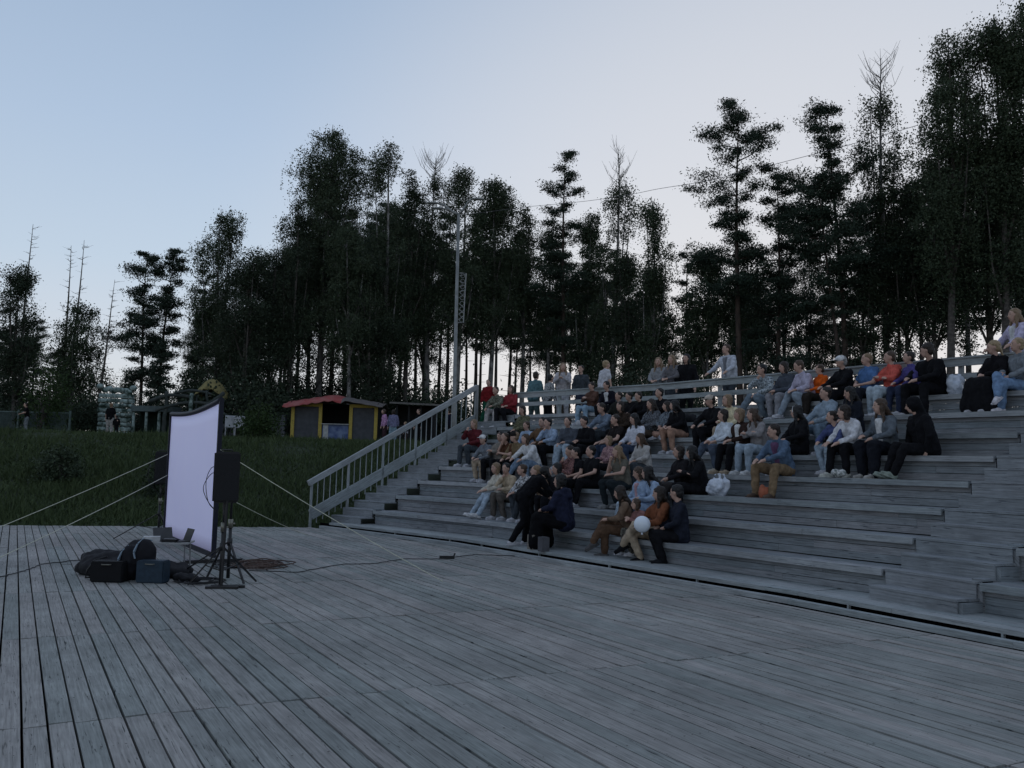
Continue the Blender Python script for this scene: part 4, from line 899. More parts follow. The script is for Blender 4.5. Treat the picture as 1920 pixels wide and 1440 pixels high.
o=empty('projector',tq+V((-.20,-.09,.454)),.3,'small white projector on the front of the folding table','projector')
g=MB(); g.box(V((0,0,.035)),V((.11,0,0)),V((0,.08,0)),V((0,0,.035))); g.build('housing',mat('proj_white',(.6,.6,.6),.5),o); g=MB(); g.tube([V((.03,.08,.035)),V((.03,.105,.035))],.025,10); g.build('lens',BLKM,o)
o=empty('mixing_console',tq+V((.02,-.12,.454)),0,'small audio mixer at the front edge of the folding table','mixer'); g=MB(); g.box(V((.05,0,.02)),V((.1,0,0)),V((0,.06,0)),V((0,0,.02))); g.build('housing',BLK,o); g=MB(); [g.tube([V((x/50,y/40,.04)),V((x/50,y/40,.05))],.006,6) for x in range(-1,6) for y in (-1,0,1)]; g.build('knob',mat('knob_grey',(.3,.3,.32),.5),o)
# dark blue crate, black case, bags
def hardcase(px,py,w_,d_,h_,rz,label,m,cat='case'):
    o=empty('equipment_case',onz(px,py),rz,label,cat)
    me=bpy.data.meshes.new('shell'); bm=bmesh.new(); bmesh.ops.create_cube(bm,size=1); bmesh.ops.scale(bm,vec=(w_,d_,h_),verts=bm.verts); bmesh.ops.translate(bm,vec=(0,0,h_/2),verts=bm.verts)
    bmesh.ops.bevel(bm,geom=bm.edges[:],offset=.015,segments=2,affect='EDGES'); bm.to_mesh(me); bm.free(); me.materials.append(m)
    c=bpy.data.objects.new('shell',me); COL.objects.link(c); c.parent=o
    g=MB(); g.tube([V((-.06,-d_/2,h_*.86)),V((-.05,-d_/2-.03,h_*.86)),V((.05,-d_/2-.03,h_*.86)),V((.06,-d_/2,h_*.86))],.008,6); g.build('handle',mat('clamp_metal',(.25,.24,.2),.4),o)
    return o
hardcase(286,1092,.37,.22,.29,-.05,'dark blue equipment case standing under the folding table',mat('navy_case',(.022,.042,.065),.6,scale=20,bump=.1))
hardcase(205,1090,.42,.25,.27,.02,'black cube-shaped case left of the striped rucksack',mat('black_case',(.006,.006,.008),.8,scale=20))
bp=blob('gear_bag',onz(215,1078),.52,.26,.30,DBAG,'long black soft gear bag lying behind the black case','bag',.02,.05,11)
r1=blob('rucksack',onz(253,1088)+V((0,.1,0)),.26,.2,.52,mat('rucksack_black',(.010,.010,.014),.8),'black rucksack with pale blue curved straps beside the dark blue case','backpack',.02,.04,12)
STR=mat('strap_pale',(.30,.38,.46),.7,scale=12)
for (dx,h0) in ((-.17,.40),(.03,.50)):
    g=MB(); pts=[V((dx,-.205,.12 if dx<0 else .30)),V((dx-.02,-.21,.28 if dx<0 else .38)),V((dx+.01,-.17,h0-.02)),V((dx+.05,-.08,h0+.04)),V((dx+.12,.0,h0+.02))]
    for i in range(len(pts)-1): g.beam(pts[i],pts[i+1],.012,.06,up=(0,-1,.3))
    g.build('strap',STR,r1)
blob('gear_bag',onz(322,1082),.26,.18,.20,DBAG,'black soft bag slumped under the right side of the folding table','bag',.02,.05,13)
blob('cable_heap',onz(350,1090),.20,.12,.10,DBAG,'black heap of cable bags between the table and the tripod','bag',.015,.08,14)
o=empty('water_bottle',onz(310,1090),0,'clear small plastic bottle at the right of the dark blue case','bottle'); g=MB(); g.tube([V((0,0,.0)),V((0,0,.12)),V((0,0,.15)),V((0,0,.18))],[.032,.032,.014,.014],10); g.build('bottle_body',mat('bottle_plastic',(.25,.3,.32),.2),o,True); g=MB(); g.tube([V((0,0,.18)),V((0,0,.20))],.016,8); g.build('lid',mat('cup_white',(.7,.7,.7),.6),o)
# carrying strap loop at the far left of the gear
g=MB(); c=onz(160,1086); g.tube([c+V((.25,.05,.30)),c+V((.10,.02,.25)),c+V((.02,0,.12)),c+V((.0,0,.02)),c+V((.12,0,.03)),c+V((.25,.02,.10))],.014,6); 
q=onz(160,1086); 
o=g.build('carry_strap',BLK,None,True); tag(o,'black carrying strap looping out at the left of the gear bag','strap')
def cable(pts,label,r=.007,m=BLK,z=.012,name='cable',wig=.03):
    rr=random.Random(len(label)); P3=[onz(x,y,z) for x,y in pts]; fine=[]
    for i in range(len(P3)-1):
        for k in range(8):
            p=P3[i].lerp(P3[i+1],k/8); fine.append(p+V((rr.uniform(-wig,wig),rr.uniform(-wig,wig),rr.uniform(0,.004))))
    fine.append(P3[-1])
    g=MB(); g.tube(fine,r,5); o=g.build(name,m,None,True); tag(o,label,'cable'); return o
cable([(0,1082),(40,1072),(78,1058),(130,1052),(170,1049)],'thin black cable lying across the planks left of the gear')
cable([(470,1070),(560,1073),(640,1058),(700,1057),(760,1048),(825,1048)],'black cable running over the deck from the cable pile to the power strip')
cable([(850,1045),(890,1040),(960,1042),(1040,1046)],'thin cable leading from the power strip towards the tiers')
o=empty('power_strip',onz(838,1048),.15,'black multi-socket power strip lying on the open deck','power strip'); g=MB(); g.box(V((0,0,.03)),V((.13,0,0)),V((0,.03,0)),V((0,0,.025))); g.build('housing',BLK,o); g=MB(); g.tube([V((.12,0,.05)),V((.14,0,.10))],.014,6); g.build('plug',BLK,o)
RC=mat('rope_red',(.075,.042,.035),.8,c2=(.11,.08,.065),scale=30)
g=MB(); rr=random.Random(3); c0=onz(492,1062)
for k in range(9):
    pts=[]; rx=rr.uniform(.18,.38); ry=rr.uniform(.25,.55); ph=rr.uniform(0,6); ox,oy=rr.uniform(-.2,.2),rr.uniform(-.2,.2)
    for i in range(26): a=ph+i*.27; pts.append(V((ox+rx*math.cos(a)+rr.uniform(-.02,.02),oy+ry*math.sin(a)+rr.uniform(-.02,.02),.015+.035*(k/9)+rr.uniform(0,.01))))
    g.tube(pts,.009,5)
o=g.build('coiled_cable',RC,None,True); o.location=c0; tag(o,'reddish-brown pile of coiled cable on the deck right of the tripods','cable')
for (px,py,lab) in ((432,1062,'black tangle of cable between the tripod feet'),(375,1092,'black tangle of cable left of the tripod foot')):
    g=MB(); rr=random.Random(px); c0=onz(px,py)
    for k in range(5):
        pts=[];rx=rr.uniform(.1,.35);ry=rr.uniform(.15,.4);ph=rr.uniform(0,6)
        for i in range(20): a=ph+i*.3; pts.append(V((rx*math.cos(a)+rr.uniform(-.02,.02),ry*math.sin(a),.014+.02*k/5)))
        g.tube(pts,.009,5)
    o=g.build('tangled_cable',BLK,None,True); o.location=c0; tag(o,lab,'cable')
# ---------------------------------------------------------------- hill buildings
def hb(px,Y): q=aty(px,860,Y); return V((q.x,q.y,gz(q.x,q.y)))
YEL=mat('yellow_paint',(.44,.34,.07),.7,scale=10,c2=(.34,.25,.06)); GRYW=mat('grey_tarp',(.07,.075,.085),.7,scale=4); REDR=mat('red_tarp',(.30,.045,.045),.6,c2=(.30,.12,.11),scale=2.5,bump=.6); DARKW=mat('dark_interior',(.010,.011,.012),.9)
BLUP=mat('blue_poster',(.05,.08,.20),.6,c2=(.15,.20,.32),scale=3)
def kiosk():
    a=hb(541,50);b=hb(706,50); o=empty('kiosk',a,math.atan2(b.y-a.y,b.x-a.x),'market kiosk with red tarpaulin roof and two yellow-framed windows on the hill','kiosk')
    W_=(b-a).length; z=0
    # walls
    g=MB(); g.box(V((W_/2,1.6,1.1)),V((W_/2,0,0)),V((0,.04,0)),V((0,0,1.1))); g.box(V((.02,.8,1.1)),V((.03,0,0)),V((0,.8,0)),V((0,0,1.1))); g.box(V((W_-.02,.8,1.1)),V((.03,0,0)),V((0,.8,0)),V((0,0,1.1))); g.build('wall',DARKW,o)
    for (x0,x1) in ((.05,1.75),(3.25,W_-.02)):
        f_=MB(); 
        for x in (x0+.09,x1-.09): f_.box(V((x,-.04,1.0)),V((.09,0,0)),V((0,.05,0)),V((0,0,1.03)))
        f_.box(V(((x0+x1)/2,-.045,2.03)),V(((x1-x0)/2,0,0)),V((0,.055,0)),V((0,0,.09)))
        fr=f_.build('window_frame',YEL,o)
        p=MB(); p.box(V(((x0+x1)/2,.02,1.0)),V(((x1-x0)/2-.17,0,0)),V((0,.01,0)),V((0,0,.95))); p.build('pane',GRYW,fr)
    c=MB(); c.box(V((2.5,0,.55)),V((.72,0,0)),V((0,.03,0)),V((0,0,.45))); c.build('counter',BLUP,o)
    c=MB(); c.box(V((1.98,-.05,.5)),V((.14,0,0)),V((0,.02,0)),V((0,0,.5))); c.build('price_board',mat('board_pale',(.45,.46,.46),.7),o)
    c=MB(); c.box(V((2.5,-.04,1.0)),V((.75,0,0)),V((0,.14,0)),V((0,0,.02))); c.build('shelf',mat('board_pale',(.45,.46,.46),.7),o)
    # sagging tarp roof
    vs=[];fs=[];nx=24;ny=8
    for i in range(nx+1):
        s=i/nx; x=-.30+(W_+.62)*s
        ridge=2.26+.44*(1-abs(s-.46)/.54 if s>.46 else s/.46)
        for j in range(ny+1):
            tt=j/ny; y=-.75+3.0*tt; zz=ridge-.28*abs(tt-.5)*2+.018*math.sin(i*2.1+j*1.7)
            if s<.62 and j==0: zz-=.10+.10*abs(math.sin(i*1.3))
            vs.append((x,y,zz-.02))
    for i in range(nx):
        for j in range(ny): q=i*(ny+1)+j; fs.append((q,q+ny+1,q+ny+2,q+1))
    mi=[0 if (k//ny)<14 else 1 for k in range(len(fs))]
    r=link('roof',vs,fs,[REDR,mat('grey_roof',(.14,.125,.12),.7,scale=5)],o,True,mi); s=r.modifiers.new('t','SOLIDIFY'); s.thickness=.03
kiosk()
def shed(px0,px1,Y,h,label,rc,wc,name='shed'):
    a=hb(px0,Y);b=hb(px1,Y); o=empty(name,a,math.atan2(b.y-a.y,b.x-a.x),label,'shed'); W_=(b-a).length
    g=MB(); g.box(V((W_/2,1.5,h/2)),V((W_/2,0,0)),V((0,.05,0)),V((0,0,h/2))); g.box(V((.05,.8,h/2)),V((.05,0,0)),V((0,.7,0)),V((0,0,h/2))); g.box(V((W_-.05,.8,h/2)),V((.05,0,0)),V((0,.7,0)),V((0,0,h/2))); g.build('wall',wc,o)
    g=MB(); g.box(V((W_/2,.8,h+.05)),V((W_/2+.3,0,-.04)),V((0,1.2,.08)),V((0,0,.045))); g.build('roof',rc,o)
    for k in range(4): g=MB(); g.beam(V((.1+k*(W_-.2)/3,0,0)),V((.1+k*(W_-.2)/3,0,h)),.08,.08,up=(0,1,0)); g.build('post',wc,o)
shed(738,812,52,2.35,'low dark open shed with pale flat roof right of the kiosk',mat('pale_felt',(.16,.15,.14),.8),mat('dark_planks',(.030,.032,.034),.9))
# pale wall left of kiosk
a=hb(412,56);b=hb(534,53); o=empty('boundary_wall',a,math.atan2(b.y-a.y,b.x-a.x),'low pale grey panel fence left of the kiosk','fence'); W_=(b-a).length
for k in range(3):
    g=MB(); g.box(V((W_*(k+.5)/3,0,.72)),V((W_/6-.02,0,0)),V((0,.03,0)),V((0,0,.72))); g.build('panel',mat('pale_panel',(.21,.22,.24),.8,scale=2),o)
for k in range(4):
    g=MB(); g.beam(V((W_*k/3,-.05,0)),V((W_*k/3,-.05,1.5)),.07,.07,up=(0,1,0)); g.build('post',mat('dark_planks',(.03,.032,.034),.9),o)
for (px,lab) in ((428,'white garden chair left of the round bush by the pale fence'),(446,'white plastic chair nearest the round bush by the pale fence')):
    p=hb(px,46); o=empty('garden_chair',p,.3,lab,'chair'); WP=mat('white_plastic',(.36,.37,.39),.5)
    g=MB(); g.box(V((0,0,.62)),V((.25,0,0)),V((0,.24,0)),V((0,0,.02))); g.build('seat',WP,o); g=MB(); g.box(V((0,.24,.92)),V((.25,0,0)),V((0,.03,.02)),V((0,0,.28))); g.build('backrest',WP,o)
    for sx_ in(-1,1):
        for sy_ in(-1,1): g=MB(); g.tube([V((sx_*.22,sy_*.22,0)),V((sx_*.2,sy_*.2,.61))],.025,6); g.build('leg',WP,o)
# camouflage wall
CAMO=mat('camo_net',(.34,.42,.40),.9,c2=(.03,.055,.045),scale=3.4,bump=.3)
def camowall():
    a=hb(180,52);b=hb(243,52); o=empty('camouflage_wall',a,math.atan2(b.y-a.y,b.x-a.x),'tall wall of stacked mottled white and green blocks on the hill','wall'); W_=(b-a).length; rr=random.Random(4)
    rows=9
    for k in range(rows):
        g=MB(); zz=.14+k*.27
        g.box(V((W_/2,rr.uniform(-.03,.03),zz)),V((W_/2+rr.uniform(-.05,.05),0,rr.uniform(-.02,.02))),V((0,.14,0)),V((0,0,.105)))
        for j in range(6): g.sphere(V((W_*(j+.5)/6,-.10,zz+rr.uniform(-.03,.03))),W_/11,.10,.11,8,6)
        c=g.build('block_course',CAMO,o,False)
    g=MB()
    for j in range(9): g.sphere(V((W_*j/8,rr.uniform(-.1,.1),2.55+rr.uniform(-.05,.3))),.22,.15,.16,9,6)
    g.build('net_crest',CAMO,o,True)
camowall()
a=hb(248,52);b=hb(326,52); o=empty('camouflage_shelter',a,math.atan2(b.y-a.y,b.x-a.x),'dark netted shelter with pale flat beam between wall and screen','shelter'); W_=(b-a).length
g=MB(); g.box(V((W_/2,.1,1.60)),V((W_/2,0,0)),V((0,.7,0)),V((0,0,.16))); g.build('roof_beam',mat('faded_board',(.10,.13,.13),.8),o)
for k in range(4): g=MB(); g.tube([V((.1+k*(W_-.2)/3,-.4,0)),V((.1+k*(W_-.2)/3,-.4,1.45))],.09,8); g.build('post',CAMO,o,True)
g=MB(); g.box(V((W_/2,.8,.75)),V((W_/2,0,0)),V((0,.04,0)),V((0,0,.75))); g.build('back_net',mat('dark_net',(.02,.04,.03),.95,c2=(.01,.018,.014),scale=3),o)
# tangled logs sculpture and yellow tarpaulin
LOG=mat('faded_log',(.06,.068,.064),.9,c2=(.035,.045,.042),scale=4)
a=hb(360,51); o=empty('log_sculpture',a,0,'tangle of thick bent tubes and camouflage net rising behind the screen','sculpture')
rr=random.Random(9)
for k,(x0,z0,x1,z1,bd) in enumerate(((-2.2,1.5,1.2,1.9,.3),(-2.6,2.0,-.2,2.3,.25),(-1.0,1.3,1.6,2.6,-.3),(-.3,.1,-.2,2.5,.1),(.9,.1,.6,2.7,.15),(-1.2,2.5,.9,2.5,.2),(-1.7,0,-1.6,2.6,.05),(0,1.6,1.9,1.3,.2))):
    g=MB(); pts=[V((lerp(x0,x1,s),rr.uniform(-.1,.1),lerp(z0,z1,s)+bd*math.sin(math.pi*s))) for s in [i/10 for i in range(11)]]; g.tube(pts,rr.uniform(.07,.12),8); g.build('tube_limb',LOG if k!=3 else CAMO,o,True)
g=MB(); vs=[];fs=[]
a=hb(395,53); o=empty('yellow_tarpaulin',a,0,'olive yellow tarpaulin hood above the bent tubes behind the screen','tarpaulin')
for i in range(13):
    for j in range(9):
        u_=i/12;v_=j/8; vs.append((-1.0+1.9*u_,-.8+1.6*v_,1.95+1.55*math.sin(math.pi*(.15+.75*u_))*math.sin(math.pi*(.2+.6*v_))+.05*math.sin(i*2+j*3)))
for i in range(12):
    for j in range(8): q=i*9+j; fs.append((q,q+9,q+10,q+1))
c=link('cover',vs,fs,mat('yellow_tarp',(.26,.22,.09),.8,scale=2,bump=.4),o,True); s=c.modifiers.new('t','SOLIDIFY'); s.thickness=.02
g=MB(); 
for (x,y) in ((-.8,-.6),(.75,-.6),(-.8,.6),(.75,.6)): g.tube([V((x,y,0)),V((x,y,2.7))],.05,6)
g.build('support_pole',LOG,o,True)
# lattice fence at far left
a=hb(-20,50);b=hb(126,50); o=empty('lattice_fence',a,math.atan2(b.y-a.y,b.x-a.x),'low pale green diagonal lattice fence at the far left of the hill','fence'); W_=(b-a).length
LT=mat('lattice_green',(.11,.15,.14),.8)
for k in range(3):
    g=MB(); x0=W_*k/3+.03;x1=W_*(k+1)/3-.03
    g.box(V(((x0+x1)/2,0,1.18)),V(((x1-x0)/2,0,0)),V((0,.03,0)),V((0,0,.035))); g.box(V(((x0+x1)/2,0,.2)),V(((x1-x0)/2,0,0)),V((0,.03,0)),V((0,0,.035)))
    nn=14
    for j in range(nn):
        x=x0+(x1-x0-.5)*j/(nn-1); g.beam(V((x,.012,.22)),V((x+.5,.012,1.16)),.012,.05,up=(0,1,0)); g.beam(V((x+.5,-.012,.22)),V((x,-.012,1.16)),.012,.05,up=(0,1,0))
    g.build('lattice_panel',LT,o)
for k in range(4): g=MB(); g.beam(V((W_*k/3,0,0)),V((W_*k/3,0,1.3)),.09,.09,up=(0,1,0)); g.build('post',LT,o)
# pushchair
p=hb(752,44); o=empty('pushchair',p,.6,'dark pushchair parked right of the woman in pale jeans','pushchair')
g=MB(); g.box(V((0,0,.75)),V((.2,0,.05)),V((0,.16,0)),V((-.04,0,.16))); g.build('seat',DBAG,o)
g=MB(); g.tube([V((-.3,-.15,.1)),V((.35,-.15,1.1)),V((.35,.15,1.1)),V((-.3,.15,.1))],.015,6); g.build('frame',BLKM,o)
for (x,y) in ((-.3,-.2),(-.3,.2),(.25,-.2),(.25,.2)): 
    g=MB(); g.tube([V((x,y-.02,.12)),V((x,y+.02,.12))],.12,12); g.build('wheel',BLK,o)
# lamp post
p=hb(849,34); LM=mat('galvanised',(.28,.29,.285),.6,metal=.3,scale=5)
o=empty('street_lamp',p,0,'tall grey double-armed street lamp post rising behind the left stair railing','street lamp')
Hl=(aty(860,400,34)).z-p.z; tip=aty(860,402,34)-p
g=MB(); g.tube([V((0,0,0)),V((0,0,2.2)),V((tip.x*.25,0,2.3)),V((tip.x,0,Hl))],[.11,.10,.075,.055],12); g.build('pole',LM,o,True)
for (ex,ez,nm) in ((822,382,0),(884,374,1),(832,392,2)):
    e_=aty(ex,ez,34)-p; g=MB(); b0=V((tip.x,0,Hl-.05)); g.tube([b0,b0.lerp(e_,.35)+V((0,0,-.0 if nm==2 else -.02)),b0.lerp(e_,.7)+V((0,0,.06)),e_],[.05,.045,.04,.035],8); arm=g.build('arm',LM,o,True)
    s=-1 if ex<860 else 1
    g=MB(); g.sphere(e_+V((s*.22,0,.02)),.26,.11,.05,12,6); g.build('lamp_head',LM,arm,True)
# banner bracket frame on the pole
a_=aty(862,512,34)-p;b_=aty(862,605,34)-p; g=MB(); x1=(aty(874,512,34)-p).x
g.tube([V((a_.x*.9,0,a_.z)),V((x1,0,a_.z)),V((x1-.05,0,b_.z)),V((a_.x*.8,0,b_.z))],.022,6); g.build('bracket_frame',mat('pale_metal',(.32,.33,.33),.5),o)
g=MB(); rr=random.Random(2)
for k in range(9):
    z=lerp(b_.z+.1,a_.z-.1,k/8); g.tube([V((a_.x*.85,0,z)),V((x1-.03,0,z+rr.uniform(-.2,.2)))],.012,5)
    cc=V((lerp(a_.x,x1,.5),0,z)); g.tube([cc+V((.08*math.cos(q),0,.08*math.sin(q))) for q in [i*.7 for i in range(10)]],.010,5)
g.build('light_ornament',mat('pale_metal',(.32,.33,.33),.5),o)
# overhead cable
g=MB(); ks=[(996,387),(1100,377),(1185,364),(1235,354),(1330,338),(1480,301),(1620,264),(1720,235)]
pts=[aty(x,y,lerp(48,30,k/7)) for k,(x,y) in enumerate(ks)]; g.tube([aty(860,404,52)]+smooth(pts,4),.011,5); o=g.build('overhead_cable',mat('cable_grey',(.12,.12,.13),.8)); tag(o,'thin overhead cable sagging across the sky between the tree tops','cable')
# ---------------------------------------------------------------- trees
def leafcloud(C,Rr,L_,asp,rng,droop=0,flat=0):
    """centres C (n,3) -> quads"""
    n=len(C)
    a=rng.normal(size=(n,3)); 
    if droop: a[:,2]-=droop
    if flat: a[:,2]*=(1-flat)
    a/=np.linalg.norm(a,axis=1)[:,None]
    b=rng.normal(size=(n,3)); b-=a*(a*b).sum(1)[:,None]; b/=np.linalg.norm(b,axis=1)[:,None]
    s=(L_*rng.uniform(.6,1.35,n))[:,None]
    w=s*asp
    P=np.stack([C-a*s*.5,C+b*w*.5,C+a*s*.5,C-b*w*.5],1).reshape(-1,3)
    return P
def quadmesh(name,P,m,parent,tri=False):
    n=len(P)//4; me=bpy.data.meshes.new(name); me.vertices.add(len(P)); me.vertices.foreach_set('co',P.astype(np.float32).ravel())
    me.loops.add(len(P)); me.loops.foreach_set('vertex_index',np.arange(len(P),dtype=np.int32)); me.polygons.add(n)
    me.polygons.foreach_set('loop_start',np.arange(0,len(P),4,dtype=np.int32)); me.polygons.foreach_set('loop_total',np.full(n,4,dtype=np.int32))
    me.materials.append(m); me.update(calc_edges=True); me.validate()
    o=bpy.data.objects.new(name,me); COL.objects.link(o); o.parent=parent; return o
def taper(k,pts,r0,r1): return [lerp(r0,r1,i/(len(pts)-1)) for i in range(len(pts))]
def tree(px,top,Y,kind,label,width=None,base=.35,dens=1.,seed=0,bark=None,lean=0,bare=0,group='trees of the forest edge',sparse=0,X=None,H=None,leaf=None,multi=1):
    """px, top: image place of the crown's tip; width in px"""
    rng=np.random.default_rng(seed+int(px)*7); rr=random.Random(seed+int(px))
    if X is None:
        q=aty(px,top,Y); 
        X=q.x-(lean); H=q.z-gz(q.x,Y)
    zb=gz(X,Y)-.1
    o=empty(kind+'_tree',V((X,Y,zb)),0,label,'tree',group)
    Wm=(width or 90)/F*Y/2*1.32
    tb=MB(); H=H+.1
    hb_=H*base
    def tx(z): # trunk axis
        s=z/H; return V((lean*s+.12*math.sin(s*5+seed)*H/20,.1*math.sin(s*4+seed*2)*H/20,z))
    r0=.0105*H+.03
    pts=[tx(H*k/12*.985) for k in range(13)]
    tb.tube(pts,[r0*(1-.93*(k/12)**.85) for k in range(13)],8)
    C=[]; n=0
    if kind in('birch','broadleaf'):
        # several steep leaders, each carrying uneven lobes of leaf clumps
        lobes=[]; ch=H-hb_
        nl=int(5+Wm*1.1)
        for k in range(nl):
            az=k*2.4+rr.uniform(-.6,.6); sb=rr.uniform(0,.55); st=tx(hb_+ch*sb*.8)
            se=min(.97,sb+rr.uniform(.25,.5)); Rm=Wm*min(1,(1.08-se)**.5*1.05)
            Re=Rm*rr.uniform(.45,.8); end=tx(hb_+ch*se)+V((Re*math.cos(az),Re*math.sin(az),0))
            mid=st.lerp(end,.5)+V((Re*.22*math.cos(az),Re*.22*math.sin(az),-.03*ch))
            tb.tube([st,mid,end,end+V((0,0,.35))],[.06+.008*Wm,.045,.022,.006],5)
            lobes.append((end,Wm*rr.uniform(.28,.42),ch*rr.uniform(.07,.12)))
            lobes.append((mid+V((rr.uniform(-.4,.4),rr.uniform(-.4,.4),0)),Wm*rr.uniform(.28,.40),ch*rr.uniform(.07,.11)))
        nt_=3 if Wm>2.2 else 2
        for k in range(nt_):   # the top breaks into small heads of different height
            az=rr.uniform(0,6.28); R_=Wm*rr.uniform(.1,.42)*(1 if k else .25); z=H*(1-.035*k-(.02 if k else .03))
            lobes.append((V((tx(z).x+R_*math.cos(az),tx(z).y+R_*math.sin(az),z-ch*.05)),Wm*rr.uniform(.16,.27),ch*.06))
        for k in range(int(7*dens+Wm)):   # inner fill along the trunk
            sz=rr.uniform(.03,.9); az=rr.uniform(0,6.28); R_=Wm*rr.uniform(.1,.6)*min(1,(1.05-sz)**.5*1.2)
            c=tx(hb_+ch*sz)+V((R_*math.cos(az),R_*math.sin(az),0)); tb.tube([tx(hb_+ch*max(0,sz-.08)),c],[.04,.012],4)
            lobes.append((c,Wm*rr.uniform(.25,.42),ch*rr.uniform(.06,.10)))
        for (c,rx,rz_) in lobes:
            ncl=int((10+11*rx)*dens**.5)
            for q in range(ncl):
                v_=rng.normal(size=3); v_/=np.linalg.norm(v_); rad=rng.uniform(.35,1.08)
                cc=np.array(c)+v_*rad*np.array([rx,rx,rz_])
                if rr.random()<.35: tb.tube([c,V(cc)],[.012,.004],3)
                m_=int(rr.uniform(18,74)*(1-sparse)); sd=rr.uniform(.13,.32)
                pp=cc+rng.normal(size=(m_,3))*np.array([sd,sd,sd*.8])
                if kind=='birch':
                    l_=rr.uniform(.3,1.5); m2=int(18*l_+5); tt=rng.random(m2)[:,None]
                    pp=np.vstack([pp,cc+rng.normal(size=3)*sd+tt*np.array([0,0,-l_])+rng.normal(size=(m2,3))*.06])
                C.append(pp)
        C=np.vstack(C); C=C[C[:,2]<H*1.01]
        P=leafcloud(C,0,.115 if leaf is None else leaf,.6,rng,droop=.8 if kind=='birch' else .2)
        mt=LEAF if kind=='birch' else LEAF2; bk=bark or (BIRCHB if kind=='birch' else GREYB)
    elif kind=='pine':
        nb=int(21*dens)
        for k in range(nb):
            s=(k+rr.random()*.8)/nb; z=hb_+(H*.985-hb_)*s
            prof=(.22+.85*(1-s)**.7) if s>.25 else (.55+1.4*s)
            R_=Wm*prof*rr.choice((.35,.6,.85,1.0,1.15))*rr.uniform(.85,1.1); az=k*2.4+rr.uniform(-.9,.9); st=tx(z)
            d=V((math.cos(az),math.sin(az),0)); up=R_*(.05+.45*s)+rr.uniform(-.1,.1)
            if s<.12: up=-.15*R_
            up+=rr.uniform(-.12,.22)*R_
            end=st+d*R_+V((0,0,up)); mid=st+d*R_*.5+V((0,0,up*.3-.05*R_))
            tb.tube([st,mid,end],[.03+.008*R_,.025,.01],5)
            for j in range(int(5+R_*4.6)):
                u_=.38+.75*rr.random(); c=st.lerp(mid,min(1,u_*2)) if u_<.5 else mid.lerp(end,(u_-.5)*2)
                sd=(.24+.10*R_)*rr.uniform(.6,1.1)
                c=c+V((rr.uniform(-1,1)*.32*R_,rr.uniform(-1,1)*.32*R_,rr.uniform(-.10,.20)*R_+.08))
                m_=int((75+45*R_)*rr.uniform(.4,1.2)*(1-sparse))
                C.append(np.array(c)+rng.normal(size=(m_,3))*np.array([sd*rr.uniform(.6,1.),sd*rr.uniform(.6,1.),sd*rr.uniform(.24,.42)]))
        C.append(np.array(tx(H*.96))+rng.normal(size=(90,3))*np.array([.28,.28,.4]))
        for k in range(7):  # dead stubs below the crown
            z=hb_*rr.uniform(.5,1); az=rr.uniform(0,6.28); st=tx(z); d=V((math.cos(az),math.sin(az),.1)); tb.tube([st,st+d*rr.uniform(.4,1.3)],[.03,.01],4)
        C=np.vstack(C); C=C[C[:,2]<H]
        P=leafcloud(C,0,.15,.36,rng); mt=NEED; bk=bark or BARK
    elif kind=='spruce':
        nb=int(40*dens)
        for k in range(nb):
            s=(k+rr.random())/nb; z=hb_+(H-hb_)*s; R_=Wm*(1-s)**.8*rr.uniform(.7,1.05)+.12; az=k*2.4; st=tx(z)
            d=V((math.cos(az),math.sin(az),0)); end=st+d*R_+V((0,0,-.12*R_)); tb.tube([st,end],[.025,.008],4)
            for j in range(int(3+R_*4)):
                c=st.lerp(end,.15+.85*rr.random()); sd=.14+.06*R_; C.append(np.array(c)+rng.normal(size=(int(60*dens),3))*np.array([sd,sd,sd*.5]))
        C=np.vstack(C); P=leafcloud(C,0,.15,.4,rng,droop=.3); mt=NEED; bk=bark or BARK
    if kind=='dead':
        bk=bark or GREYB; P=None
    if bare or kind=='dead':
        # naked twigs above / all over
        z0=H*(1-bare) if kind!='dead' else H*.35
        Hx=H*1.0
        for k in range(int(26 if kind!='dead' else 34)):
            z=rr.uniform(z0,Hx*.97); st=tx(z); az=rr.uniform(0,6.28); L_=rr.uniform(.4,1.5)*(1 if kind=='dead' else 1.6)*(1.15-.6*(z-z0)/(Hx-z0+.01))*(Wm/2.2)
            d=V((math.cos(az),math.sin(az),0)); up=L_*(1.1 if kind!='dead' else .15)
            m_=st+d*L_*.5+V((0,0,up*.4)); e_=st+d*L_*.8+V((0,0,up)); tb.tube([st,m_,e_],[.022,.013,.006],4)
            for q in range(2): tb.tube([m_,m_+V((rr.uniform(-.4,.4),rr.uniform(-.4,.4),.35*up+.1))],[.009,.005],3)
    tb.build('trunk',bk,o,True)
    if kind!='dead':
        if bare: 
            keep=C[:,2]<H*(1-bare)+rng.normal(size=len(C))*.5; P=P.reshape(-1,4,3)[keep].reshape(-1,3)
        quadmesh('crown',P,mt,o)
    return o
T=tree
T(42,498,56,'broadleaf','round bushy tree with naked twigs above it at the far left edge',width=105,base=.05,dens=1.1,seed=1)
T(60,414,60,'dead','bare dead twigs rising behind the bushy tree at the far left',width=60,seed=2)
T(132,455,60,'dead','left one of two tall bare stems above the second left tree',width=60,seed=3,lean=-.3)
T(158,445,59,'dead','right one of two tall bare stems above the second left tree',width=55,seed=4,lean=.4)
T(148,560,58,'birch','thin-leaved tree below the two bare stems on the left',width=105,base=.05,dens=.9,seed=5,sparse=.1)
T(218,520,58,'dead','single slanting dead conifer trunk with stub twigs left of the pines',width=50,seed=6,lean=.9)
T(278,474,60,'pine','tall open pine with separate dark plates, left one of the pair',width=92,base=.28,dens=1.25,seed=7)
